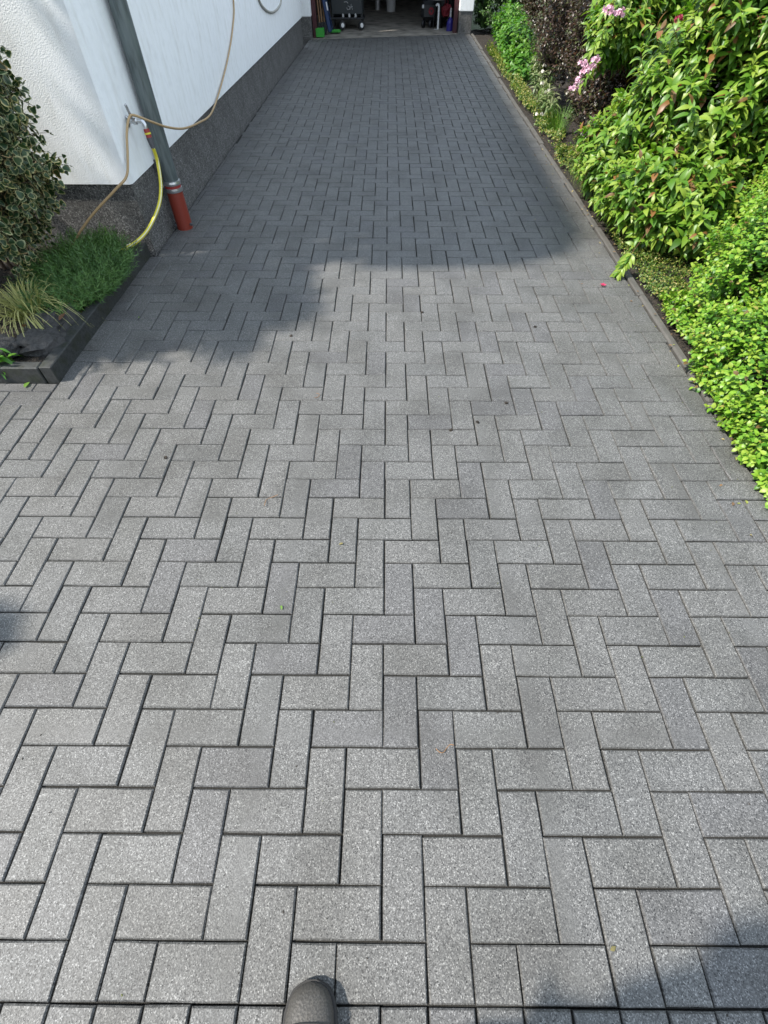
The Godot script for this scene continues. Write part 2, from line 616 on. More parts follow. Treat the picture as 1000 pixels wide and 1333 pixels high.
func make_ground() -> void:
	struct("ground", sheet(-140, 140, -140, 260, 8, 8, func(_x, _d): return -0.16), M.far_ground)
	for k in 8:
		var b := 0.865 + 0.011 * k
		paver_tints.append(Color(b * (1.01 + 0.004 * ((k * 3) % 4 - 1)), b * 1.004, b * (0.965 - 0.005 * ((k * 3) % 4 - 1)), 1))
	paver_tints.append(Color(0.83, 0.82, 0.81))
	for s in 6:
		var row: Array = []
		for c in paver_tints:
			row.append(paver_mesh(s + 1, c))
		paver_meshes.append(row)
	var jn := FastNoiseLite.new()
	jn.seed = 19
	jn.frequency = 1.3
	jn.fractal_octaves = 3
	var drive := struct("driveway", sheet(-1.605, 1.505, -0.192, 12.42, 62, 250, func(x, d): return fall(x, d) - 0.0125 + 0.008 * jn.get_noise_2d(x, d)), M.joint_sand)
	var rects := herringbone(1, -1.603, 1.503, -0.191, 12.36, -0.005, -0.192)
	var cut: Array = []
	for q in rects:
		if q[2] > 3.28:
			q = clipped(q, wall_x(q[2]) + 0.012, 1.503, q[2], q[3])
			if q[1] <= q[0]:
				continue
		cut.append(q)
	lay_pavers(drive, cut, 300, 5)
	var court := struct("forecourt", sheet(-4.6, -1.605, -3.2, 1.93, 4, 4, func(_x, _d): return -0.0135), M.joint_sand)
	var more: Array = herringbone(3, -4.6, -1.607, -0.191, 1.925, -1.605, -0.135)
	lay_pavers(court, more, 120, 6)
	var apron := struct("path", sheet(-4.6, 4.0, -3.2, -0.194, 4, 4, func(_x, _d): return -0.014), M.joint_sand)
	more = []
	for i in range(-46, 40):
		more.append([-0.005 + 0.1 * i, -0.005 + 0.1 * (i + 1), -0.391, -0.1915])
	more.append_array(herringbone(0, -4.6, 4.0, -3.2, -0.402, -0.005, -0.4))
	lay_pavers(apron, more, 24, 7)
	# the row of concrete edging stones along the bed
	var kerb := Node3D.new()
	kerb.name = "kerb"
	add_child(kerb)
	kerb.set_meta("kind", "structure")
	var d := -0.19
	var variants: Array = []
	for k in 3:
		variants.append(box(Vector3(0.042, 0.16, 0.995), 0.005 + 0.002 * k))
	var n := 0
	while d < 12.3:
		var x := 1.529 + rng.randf_range(-0.004, 0.004)
		var y := 0.004 + fall(1.53, d + 0.5) + rng.randf_range(-0.004, 0.004) - 0.08
		part("edging_stone", variants[n % 3], M.kerb_concrete, kerb, Transform3D(Basis(Vector3.UP, rng.randf_range(-0.004, 0.004)), V(x, y, d + 0.5)))
		d += 1.0
		n += 1
	# bed soil, right and left
	var nz := FastNoiseLite.new()
	nz.seed = 8
	nz.frequency = 1.8
	struct("soil", sheet(1.557, 6.0, -0.2, 13.0, 40, 90, func(x, dd): return -0.025 + fall(1.53, dd) + 0.03 * nz.get_noise_2d(x * 2.0, dd * 2.0) + 0.05 * smoothstep(1.55, 2.4, x)), M.soil)
	struct("soil", sheet(-4.0, -1.66, 1.99, 3.36, 30, 16, func(x, dd): return 0.05 + 0.025 * nz.get_noise_2d(x * 3.0, dd * 3.0)), M.soil)

# ------------------------------------------------------------------ the house and the garage
func make_house() -> void:
	var house := thing("house", "white rendered house with a dark pebble-dashed plinth on the left of the drive", "house", V(-1.552, 0, 3.33), -0.0073)
	# local frame: wall line along -z from the corner at the origin
	var low := func(p): return 0.412 - 0.0108 * p.y
	part("plinth", prism([Vector2(0.0, 0.0), Vector2(0.0, 8.25), Vector2(-7.5, 8.25), Vector2(-7.5, 0.0)], level(-0.15), func(p): return 0.425 - 0.0108 * p.y), M.pebble_dash, house)
	part("wall", prism([Vector2(0.0, -0.018), Vector2(0.014, -0.006), Vector2(0.014, 0.485), Vector2(0.014, 8.25), Vector2(-7.5, 8.25), Vector2(-7.5, -0.018)], low, level(3.4)), M.stucco, house)
	part("joint_strip", prism([Vector2(0.012, 0.475), Vector2(0.022, 0.478), Vector2(0.022, 0.497), Vector2(0.012, 0.5)], func(p): return 0.40 - 0.0108 * p.y, level(3.3)), M.beige_strip, house)
	var ch := [Vector2(0.31, 9.0), Vector2(0.31, -0.25), Vector2(0.15, -0.62), Vector2(-0.18, -0.80), Vector2(-0.75, -0.84), Vector2(-1.2, -0.84), Vector2(-1.2, -0.12), Vector2(-8.2, -0.12), Vector2(-8.2, 9.0)]  # unseen overhang, front projection and cut corner shaped to cast the drive shadow
	part("shadow_eaves", prism(ch, level(3.4), level(3.56)), M.white_paint, house)
	var st := begin()
	var inner: Array = []
	for p in ch:
		inner.append(Vector2(lerpf(p.x, -3.9, 0.75), lerpf(p.y, 4.2, 0.75)))
	for i in ch.size():
		var j := (i + 1) % ch.size()
		quad(st, V(ch[i].x, 3.56, ch[i].y), V(ch[j].x, 3.56, ch[j].y), V(inner[j].x, 5.6, inner[j].y), V(inner[i].x, 5.6, inner[i].y), Vector3.UP)
	add_prism(st, inner, level(5.58), level(5.6))
	part("roof", st.commit(), M.roof_tile, house)

	# garage at the end of the drive
	var g := thing("garage", "open garage at the end of the drive, white piers over grey plinths", "garage", V(0, 0, 12.35))
	var floor_h := func(p): return 0.028 * p.x * (1.0 - smoothstep(0.0, 1.5, p.y)) + 0.006
	st = begin()
	for i in 12:
		for j in 10:
			var xa := -1.6 + 3.1 * i / 12.0
			var xb := -1.6 + 3.1 * (i + 1) / 12.0
			var ya := 6.2 * j / 10.0
			var yb := 6.2 * (j + 1) / 10.0
			quad(st, V(xa, floor_h.call(Vector2(xa, ya)), ya), V(xb, floor_h.call(Vector2(xb, ya)), ya), V(xb, floor_h.call(Vector2(xb, yb)), yb), V(xa, floor_h.call(Vector2(xa, yb)), yb), Vector3.UP)
		var x0 := -1.6 + 3.1 * i / 12.0
		var x1 := -1.6 + 3.1 * (i + 1) / 12.0
		quad(st, V(x0, floor_h.call(Vector2(x0, 0)), 0), V(x1, floor_h.call(Vector2(x1, 0)), 0), V(x1, -0.15, 0), V(x0, -0.15, 0), Vector3.BACK)
	part("floor_slab", st.commit(), M.garage_concrete, g)
	for s in [-1.0, 1.0]:
		var x0 := -1.60 if s < 0 else 1.265
		var x1 := -1.405 if s < 0 else 1.515
		var hp := 0.255 if s < 0 else 0.325
		part("plinth", box(Vector3(x1 - x0 - 0.02, hp + 0.2, 0.26), 0.006, V((x0 + x1) * 0.5, hp * 0.5 - 0.1, 0.12)), M.pebble_dash, g)
		part("pier", box(Vector3(x1 - x0, 2.4 - hp, 0.28), 0.01, V((x0 + x1) * 0.5, (2.4 + hp) * 0.5, 0.12)), M.stucco, g)
		part("door_frame", box(Vector3(0.075, 2.2, 0.10), 0.006, V(-1.365 if s < 0 else 1.222, 1.05, 0.16)), M.maroon_paint, g)
		part("wall", box(Vector3(0.2, 2.6, 6.0), 0.01, V(-1.72 if s < 0 else 1.405, 1.15, 3.32)), M.garage_wall, g)
	part("lintel", box(Vector3(3.4, 0.5, 0.28), 0.01, V(-0.05, 2.65, 0.12)), M.stucco, g)
	part("back_wall", box(Vector3(3.6, 2.6, 0.2), 0.01, V(-0.05, 1.15, 6.3)), M.garage_wall, g)
	part("roof", box(Vector3(3.8, 0.2, 6.8), 0.02, V(-0.05, 2.98, 3.2)), M.roof_tile, g)
	part("ceiling_panel", box(Vector3(3.3, 0.04, 6.0), 0.0, V(-0.05, 2.42, 3.3)), M.garage_wall, g)
	single("drain_pipe", tube([V(0, -0.12, 0), V(0.0, 1.3, 0), V(0, 2.6, 0)], 0.022, 10), M.dark_seam, "thin black pipe in the corner between house wall and left garage pier", "pipe", V(-1.60, 0, 12.18))

# ------------------------------------------------------------------ downpipe, tap, hoses
func make_wall_fittings() -> void:
	var pd := 3.775
	var px := -1.476
	var p := thing("downpipe", "grey zinc downpipe with a rust red foot at the house corner", "downpipe", V(px, 0, pd))
	part("pipe", lathe([Vector2(0.049, 0.27), Vector2(0.049, 3.4)], 28), M.zinc, p)
	part("foot", lathe([Vector2(0.057, -0.03), Vector2(0.054, 0.0), Vector2(0.053, 0.235), Vector2(0.050, 0.238)], 28), M.red_plastic, p)
	part("collar", lathe([Vector2(0.050, 0.232), Vector2(0.0575, 0.234), Vector2(0.0585, 0.246), Vector2(0.0575, 0.257), Vector2(0.050, 0.259)], 28), M.steel, p)
	part("band", lathe([Vector2(0.0535, 0.256), Vector2(0.0545, 0.266), Vector2(0.0535, 0.277)], 28), M.red_band, p)
	part("collar", lathe([Vector2(0.050, 0.273), Vector2(0.0585, 0.275), Vector2(0.0595, 0.286), Vector2(0.0575, 0.297), Vector2(0.049, 0.299)], 28), M.steel, p)
	part("bracket", box(Vector3(0.03, 0.05, 0.012), 0.002, Vector3(-0.055, 0.40, 0.045)), M.dark_gland, p)
	part("clip", box(Vector3(0.016, 0.02, 0.03), 0.003, Vector3(-0.055, 0.275, 0.03)), M.dull_steel, p)
	part("clip", box(Vector3(0.018, 0.016, 0.018), 0.003, Vector3(0.058, 0.03, 0.02)), M.dark_gland, p)
	part("clip", box(Vector3(0.018, 0.016, 0.018), 0.003, Vector3(-0.05, 0.03, 0.035)), M.dark_gland, p)

	# the tap sticks out of the wall at distance 3.55
	var td := 3.535
	var wx := wall_x(td) + 0.014
	var th := 0.665
	var t := thing("water_tap", "chromed garden tap on the white wall beside the downpipe", "tap", V(wx, th, td))
	var out := Basis(Vector3.BACK, -PI / 2)   # lathe axis turned to point away from the wall (+x)
	part("wall_plate", lathe([Vector2(0.0, 0.001), Vector2(0.028, 0.001), Vector2(0.028, 0.004), Vector2(0.017, 0.009), Vector2(0.0, 0.010)], 20, Vector3.ZERO, out), M.steel, t)
	part("stem", lathe([Vector2(0.011, 0.0), Vector2(0.011, 0.03), Vector2(0.016, 0.034), Vector2(0.016, 0.055), Vector2(0.010, 0.06), Vector2(0.010, 0.085), Vector2(0.0, 0.086)], 16, Vector3.ZERO, out), M.steel, t)
	var hb := Basis(Vector3.RIGHT, 0.35)
	part("handle", box(Vector3(0.014, 0.105, 0.017), 0.006, Vector3(0.028, 0.035, 0.0), hb), M.dull_steel, t)
	part("spout", tube(smooth_path([Vector3(0.055, 0, 0), Vector3(0.085, 0.0, 0.0), Vector3(0.098, -0.016, 0.003), Vector3(0.099, -0.035, 0.005)]), 0.011, 12), M.steel, t)

	# hose connector below the spout, then the yellow hose down into the bed
	var y := thing("garden_hose", "yellow garden hose with a red connector hanging from the tap", "hose", V(wx, 0, td))
	var c0 := Vector3(0.099, th - 0.034, 0.006)
	var c1 := Vector3(0.104, th - 0.075, 0.01)
	var c2 := Vector3(0.110, th - 0.125, 0.016)
	var conn := part("connector", tube([c0, c0.lerp(c1, 0.5), c1], [0.0155, 0.017, 0.0155], 14), M.red_band, y)
	part("ring", tube([c0.lerp(c1, 0.42), c0.lerp(c1, 0.62)], 0.0185, 14), M.yellow_hose, conn)
	part("gland", tube([c1, c1.lerp(c2, 0.4), c2], [0.018, 0.0165, 0.013], 14), M.dark_gland, y)
	var hp := smooth_path([c2, Vector3(0.100, 0.46, -0.01), Vector3(0.092, 0.345, 0.04), Vector3(0.068, 0.255, 0.13), Vector3(0.0, 0.165, 0.27), Vector3(-0.10, 0.115, 0.37), Vector3(-0.22, 0.09, 0.42), Vector3(-0.36, 0.08, 0.44)], 10)
	part("tube", tube(hp, 0.0105, 12), M.yellow_hose, y)
	var stripe: Array = []
	for q in hp:
		stripe.append(q + Vector3(0.0072, 0.0045, 0.0042))
	part("stripe", tube(stripe, 0.0034, 6), M.cream_stripe, y)

	# the thin tan hose: from high on the wall, round under the downpipe, over the tap and down left
	var pts: Array = [V(wall_x(6.75) + 0.026, 1.25, 6.75), V(wall_x(6.7) + 0.026, 0.90, 6.72), V(wall_x(6.5) + 0.026, 0.74, 6.50), V(wall_x(6.1) + 0.028, 0.585, 6.1), V(wall_x(5.6) + 0.03, 0.452, 5.62), V(wall_x(5.1) + 0.045, 0.375, 5.12), V(wall_x(4.6) + 0.085, 0.425, 4.6), V(-1.415, 0.50, 4.12), V(-1.405, 0.578, 3.80), V(-1.43, 0.645, 3.62), V(wx + 0.05, 0.69, 3.545), V(wx + 0.032, 0.688, 3.50), V(wx + 0.022, 0.63, 3.42), V(-1.518, 0.555, 3.35), V(-1.523, 0.475, 3.25), V(-1.588, 0.425, 3.19), V(-1.765, 0.305, 3.13), V(-1.905, 0.185, 3.07), V(-1.98, 0.10, 3.03)]
	single("thin_hose", tube(smooth_path(pts, 8), 0.0068, 10), M.tan_rubber, "thin tan hose running along the white wall and over the tap", "hose")
	pts = [V(wall_x(7.9) + 0.024, 1.05, 7.86), V(wall_x(8.0) + 0.024, 0.82, 7.98), V(wall_x(8.3) + 0.024, 0.70, 8.32), V(wall_x(8.75) + 0.024, 0.635, 8.8), V(wall_x(9.3) + 0.024, 0.635, 9.3), V(wall_x(9.6) + 0.024, 0.70, 9.62), V(wall_x(9.9) + 0.024, 0.95, 9.8)]
	single("cable_loop", tube(smooth_path(pts, 8), 0.012, 8), M.grey_cable, "grey cable hanging in a loop on the white wall towards the garage", "cable")

# ------------------------------------------------------------------ left bed border, stones
func make_planter() -> void:
	var b := thing("bed_border", "dark weathered border boards round the small bed by the house corner", "border", V(-1.63, 0, 1.93))
	part("side_board", box(Vector3(0.06, 0.17, 1.385), 0.004, V(0, 0.0, 0.6975)), M.border_board, b, Transform3D(Basis(Vector3.UP, -0.012), Vector3.ZERO))
	part("front_board", box(Vector3(2.4, 0.165, 0.055), 0.005, V(-1.235, 0.0, 0.03)), M.border_board, b)
	var rocks := [[-1.74, 2.16, 0.105, "flat grey rock in the bed beside the border corner"], [-1.78, 2.36, 0.12, "brown slab of rock under the drooping yellow grass"], [-1.93, 2.12, 0.085, "small dark rock at the front board of the bed"]]
	var k := 0
	for q in rocks:
		single("rock", blob(k + 4, q[2], 0.5, 0.35), M.rock, q[3], "rock", V(q[0], 0.075, q[1]), k * 1.3)
		k += 1
	var peb := blob(9, 0.0085, 0.75, 0.25)
	var xfs: Array = []
	var cols: Array = []
	for i in 130:
		xfs.append(Transform3D(Basis(Vector3.UP, rng.randf() * TAU) * Basis.from_scale(Vector3.ONE * rng.randf_range(0.6, 1.3)), V(rng.randf_range(-1.80, -1.664), rng.randf_range(0.066, 0.085), rng.randf_range(2.98, 3.3))))
		cols.append(Color.WHITE)
	var gravel := scatter("gravel", peb, M.white_pebble, xfs, cols, self)
	gravel.set_meta("label", "white pebbles in the bed corner by the house plinth")
	gravel.set_meta("category", "gravel")

func blob(sd: int, r: float, flat: float, rough: float) -> ArrayMesh:
	var nz := FastNoiseLite.new()
	nz.seed = sd
	nz.frequency = 1.1
	var st := begin()
	var rows := 8
	var cols := 12
	var at := func(i: int, j: int) -> Vector3:
		var th := PI * i / rows
		var ph := TAU * (j % cols) / cols
		var d := Vector3(sin(th) * cos(ph), cos(th), sin(th) * sin(ph))
		var k := 1.0 + rough * nz.get_noise_3dv(d * 1.5) * 1.6
		return Vector3(d.x * 1.25, d.y * flat, d.z) * r * k
	for i in rows:
		for j in cols:
			var a: Vector3 = at.call(i, j)
			var b: Vector3 = at.call(i, j + 1)
			var c: Vector3 = at.call(i + 1, j + 1)
			var d: Vector3 = at.call(i + 1, j)
			quad(st, a, b, c, d, a + c)
	return st.commit()

# ------------------------------------------------------------------ plants
func leaf_mesh(w: float, fold: float, curl: float, segs: int, tint: Color, blunt := 1.0, rib := 1.12) -> ArrayMesh:
	# unit length along +y, face towards +z
	var st := begin()
	var rows: Array = []
	for i in segs + 1:
		var t := float(i) / segs
		var hw := w * 0.5 * pow(sin(PI * pow(clampf(t, 0.0, 1.0), 0.78)), blunt)
		if i == 0:
			hw = w * 0.05
		if i == segs:
			hw = 0.0
		var z := -curl * t * t
		var y := t * (1.0 - 0.25 * curl * t)
		rows.append([Vector3(-hw, y, z + fold * hw), Vector3(0, y, z), Vector3(hw, y, z + fold * hw)])
	var edge := Color(tint.r * 0.94, tint.g * 0.95, tint.b * 0.94)
	var mid := Color(tint.r * rib, tint.g * rib, tint.b * rib)
	st.set_smooth_group(0)
	for i in segs:
		var a: Array = rows[i]
		var b: Array = rows[i + 1]
		for q in [[a[0], a[1], b[1], 0], [a[0], b[1], b[0], 1], [a[1], a[2], b[2], 2], [a[1], b[2], b[1], 3]]:
			# clockwise seen from +z
			var tri_pts := [q[0], q[1], q[2]]
			var n: Vector3 = (q[1] - q[0]).cross(q[2] - q[0])
			if n.length_squared() < 1e-14:
				continue
			if n.z > 0:
				tri_pts = [q[0], q[2], q[1]]
			for p in tri_pts:
				st.set_color(mid if absf(p.x) < 0.0001 else edge)
				st.add_vertex(p)
	st.index()
	st.generate_normals()
	return st.commit()

func lobed_leaf(tint: Color, lobes: bool, margin: Color, curl := 0.15) -> ArrayMesh:
	# an ivy leaf (or a round one) of unit length: green heart, pale margin
	var st := begin()
	var n := 14
	var outer: Array = []
	var inner: Array = []
	var rr := RandomNumberGenerator.new()
	rr.seed = int(curl * 1000.0) + 3
	for k in n:
		var a := TAU * k / n
		var r := 0.5
		if lobes:
			r = 0.40 + 0.07 * cos(3.0 * a) + 0.07 * cos(a) + rr.randf_range(-0.03, 0.03)
		var p := Vector3(sin(a) * r * 0.98, 0.45 + cos(a) * r, 0)
		p.z = -curl * (p.x * p.x * 2.0 + p.y * p.y * 0.6) + rr.randf_range(-0.03, 0.03)
		outer.append(p)
		var f := rr.randf_range(0.58, 0.86)
		var q := Vector3(sin(a) * r * f, 0.45 + cos(a) * r * f, 0)
		q.z = -curl * (q.x * q.x * 2.0 + q.y * q.y * 0.6) + 0.012
		inner.append(q)
	var c := Vector3(0, 0.42, 0.0)
	st.set_smooth_group(0)
	for k in n:
		var k2 := (k + 1) % n
		for q in [[c, inner[k], inner[k2], 0], [inner[k], outer[k], outer[k2], 1], [inner[k], outer[k2], inner[k2], 2]]:
			for j in 3:
				var p: Vector3 = q[j]
				var m: Color = tint
				if q[3] == 1 and j > 0 or q[3] == 2 and j == 1:
					m = margin
				st.set_color(m)
				st.add_vertex(p)
	st.index()
	st.generate_normals()
	return st.commit()

func frame_of(axis: Vector3, face: Vector3, size: Vector3) -> Basis:
	var y := axis.normalized()
	var z := (face - y * face.dot(y))
	if z.length() < 0.01:
		z = y.cross(Vector3.RIGHT)
	z = z.normalized()
	var x := y.cross(z)
	return Basis(x * size.x, y * size.y, z * size.z)

# one shoot from a over b to c, leaves set along it; leaves gets [Transform3D, tint number, length]
func shoot(leaves: Array, st: SurfaceTool, a: Vector3, b: Vector3, c: Vector3, o: Dictionary, r: RandomNumberGenerator) -> void:
	var l := a.distance_to(b) + b.distance_to(c)
	var steps := maxi(3, int(l / o.gap))
	var az := r.randf() * TAU
	var t0: float = o.get("t0", 0.3)
	var stem_r: float = o.get("stem", 0.0022)
	if st != null:
		add_tube(st, [a, a.lerp(b, 0.5).lerp(b.lerp(c, 0.5), 0.5), c], [stem_r, stem_r * 0.8, stem_r * 0.35], 3, false)
	var tints: int = o.tints
	for i in steps:
		var t := t0 + (1.0 - t0) * (i + r.randf() * 0.5) / steps
		var p := a.lerp(b, t).lerp(b.lerp(c, t), t)
		var tan := ((b - a) * (1.0 - t) + (c - b) * t).normalized()
		var s := tan.cross(Vector3.UP)
		if s.length() < 0.15:
			s = tan.cross(Vector3.RIGHT)
		s = s.normalized()
		var u := s.cross(tan)
		az += PI / 2 if o.pairs else 2.4
		for k in (2 if o.pairs else 1):
			var ang := az + PI * k + r.randf_range(-0.35, 0.35)
			var side := s * cos(ang) + u * sin(ang)
			var tip := smoothstep(0.7, 1.0, t)
			var axis: Vector3 = side * lerpf(o.spread, o.spread * 0.55, tip) + tan * lerpf(o.forward, 1.0, tip) + Vector3.DOWN * (o.droop * r.randf_range(0.4, 1.3))
			var wild: float = o.get("wild", 0.4)
			var face: Vector3 = tan * 0.7 + Vector3.UP * 0.8 + Vector3(r.randf_range(-wild, wild), r.randf_range(-0.5, 0.7) * wild, r.randf_range(-wild, wild))
			var size: float = r.randf_range(o.len[0], o.len[1]) * lerpf(1.0, o.get("tip_size", 0.6), tip)
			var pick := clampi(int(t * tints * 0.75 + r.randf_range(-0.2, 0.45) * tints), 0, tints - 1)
			if r.randf() > 0.94:
				pick = r.randi() % tints
			if r.randf() < o.get("rare", 0.0):
				pick = tints + r.randi() % 2
			var q: Vector3 = p + side * stem_r
			leaves.append([Transform3D(frame_of(axis, face, Vector3(size * r.randf_range(0.8, 1.15), size, size)), q), pick, size])

# shoots all over a union of ellipsoids [x, h, d, rx, rh, rd]
func grow(ells: Array, count: int, sd: int, o: Dictionary, leaves: Array, st: SurfaceTool) -> void:
	var r := RandomNumberGenerator.new()
	r.seed = sd
	var nz := FastNoiseLite.new()
	nz.seed = sd
	nz.frequency = o.get("clump", 2.2)
	var weights: Array = []
	var total := 0.0
	for e in ells:
		var w: float = pow(e[3] * e[4], 1.0) + e[4] * e[5] + e[3] * e[5]
		total += w
		weights.append(w)
	var made := 0
	var tries := 0
	while made < count and tries < count * 12:
		tries += 1
		var pick := r.randf() * total
		var k := 0
		while k < ells.size() - 1 and pick > weights[k]:
			pick -= weights[k]
			k += 1
		var e: Array = ells[k]
		var dir := Vector3(r.randfn(), r.randfn(), r.randfn()).normalized()
		if dir.y < o.get("lowest", -0.6):
			continue
		var rad := Vector3(e[3], e[4], e[5])
		var c := V(e[0], e[1], e[2])
		var lump: float = 1.0 + o.get("rough", 0.16) * 1.8 * nz.get_noise_3dv(c + dir * rad)
		var deep: float = r.randf_range(o.get("depth", 0.8), 1.0)
		var tip := c + dir * rad * lump * deep
		if tip.y < o.get("floor", 0.02):
			if o.get("keep_low", true) and tip.y > -0.25:
				tip.y = o.get("floor", 0.02) + r.randf() * 0.03
			else:
				continue
		if tip.x < o.get("x_min", -9.0):
			tip.x = o.x_min + r.randf() * 0.06
		if -tip.z > o.get("d_max", 99.0):
			continue
		var inside := false
		for j in ells.size():
			if j != k:
				var f: Array = ells[j]
				var q := (tip - V(f[0], f[1], f[2])) / Vector3(f[3], f[4], f[5])
				if q.length() < 0.72:
					inside = true
		if inside:
			continue
		var l: float = r.randf_range(o.shoot[0], o.shoot[1])
		var into: Vector3 = (dir + Vector3.UP * o.get("upright", 0.3) + Vector3(r.randfn(), r.randfn(), r.randfn()) * 0.25).normalized()
		var a: Vector3 = tip - into * l
		a.y = maxf(a.y, 0.01)
		var b: Vector3 = a.lerp(tip, 0.55) + Vector3.UP * l * o.get("arch", 0.12)
		shoot(leaves, st if r.randf() < o.get("stems", 0.6) else null, a, b, tip, o, r)
		made += 1

func hue(list: Array) -> Array:
	var out: Array = []
	for c in list:
		out.append(Color(c[0], c[1], c[2]))
	return out

# the plant node: stems, the leaves that show largest as parts, the rest as one part
func plant(called: String, label: String, category: String, at: Vector3, leaves: Array, st: SurfaceTool, stem_mat: Material, palette: Array, maker: Callable, leaf_mat: Material, most: int, group := "", leaf_name := "leaf") -> Node3D:
	var p := thing(called, label, category, at, 0.0, group)
	if st != null:
		part("stems", st.commit(), stem_mat, p, Transform3D(Basis.IDENTITY, -at))
	var order: Array = []
	for i in leaves.size():
		var q: Array = leaves[i]
		var zc := in_view(q[0].origin + q[0].basis.y * 0.5, 1.0)
		if zc > 0.0:
			order.append([q[2] / zc, i])
	order.sort_custom(func(a, b): return a[0] > b[0])
	var chosen := {}
	var built := {}
	for k in mini(most, order.size()):
		var i: int = order[k][1]
		chosen[i] = true
		var q: Array = leaves[i]
		var key: int = q[1] * 3 + i % 3
		if not built.has(key):
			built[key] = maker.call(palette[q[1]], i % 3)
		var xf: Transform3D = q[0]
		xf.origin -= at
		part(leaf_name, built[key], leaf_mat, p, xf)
	var xfs: Array = []
	var cols: Array = []
	for i in leaves.size():
		if chosen.has(i):
			continue
		var xf: Transform3D = leaves[i][0]
		xf.origin -= at
		xfs.append(xf)
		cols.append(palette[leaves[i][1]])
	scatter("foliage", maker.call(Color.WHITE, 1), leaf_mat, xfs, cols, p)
	return p

func blade_mesh(w: float, lean: float, sag: float, tint: Color, edge: Color) -> ArrayMesh:
	# unit height blade that leans along +x and sags
	var st := begin()
	var segs := 8
	st.set_smooth_group(0)
	var rows: Array = []
	for i in segs + 1:
		var t := float(i) / segs
		var x := lean * (t + 0.6 * t * t) * 0.6
		var y := t - sag * t * t * t
		var hw := w * 0.5 * (1.0 - pow(t, 2.5)) + 0.0006
		rows.append([Vector3(x, y, -hw), Vector3(x - hw * 0.25, y, 0), Vector3(x, y, hw)])
	for i in segs:
		var a: Array = rows[i]
		var b: Array = rows[i + 1]
		for q in [[a[0], a[1], b[1]], [a[0], b[1], b[0]], [a[1], a[2], b[2]], [a[1], b[2], b[1]]]:
			for p in q:
				st.set_color(tint if absf(p.z) < 0.00001 else edge)
				st.add_vertex(p)
	st.index()
	st.generate_normals()
	return st.commit()

func floret(petals: int, inner: Color, outer: Color, cup: float) -> ArrayMesh:
	var st := begin()
	for k in petals:
		var a := TAU * k / petals
		var d := Vector3(cos(a), 0, sin(a))
		var e := Vector3(-sin(a), 0, cos(a))
		var p := [Vector3.ZERO, d * 0.55 + e * 0.36 + Vector3.UP * cup * 0.6, d * 1.0 + Vector3.UP * cup * 0.8, d * 0.55 - e * 0.36 + Vector3.UP * cup * 0.6]
		for q in [[0, 1, 2], [0, 2, 3]]:
			for j in q:
				st.set_color(inner if j == 0 else outer)
				st.add_vertex(p[j])
	st.generate_normals()
	return st.commit()

func cluster(sd: int, count: int, size: float, spread: float, inner: Color, outer: Color, petals := 5, cup := 0.7) -> ArrayMesh:
	var r := RandomNumberGenerator.new()
	r.seed = sd
	var st := begin()
	var f := floret(petals, inner, outer, cup)
	for i in count:
		var d := Vector3(r.randfn(), absf(r.randfn()) * 0.7, r.randfn()).normalized()
		var bs := frame_of(d, Vector3(r.randf(), r.randf(), r.randf()), Vector3.ONE * size * r.randf_range(0.7, 1.15))
		st.append_from(f, 0, Transform3D(bs, d * spread * r.randf_range(0.4, 1.0)))
	return st.commit()

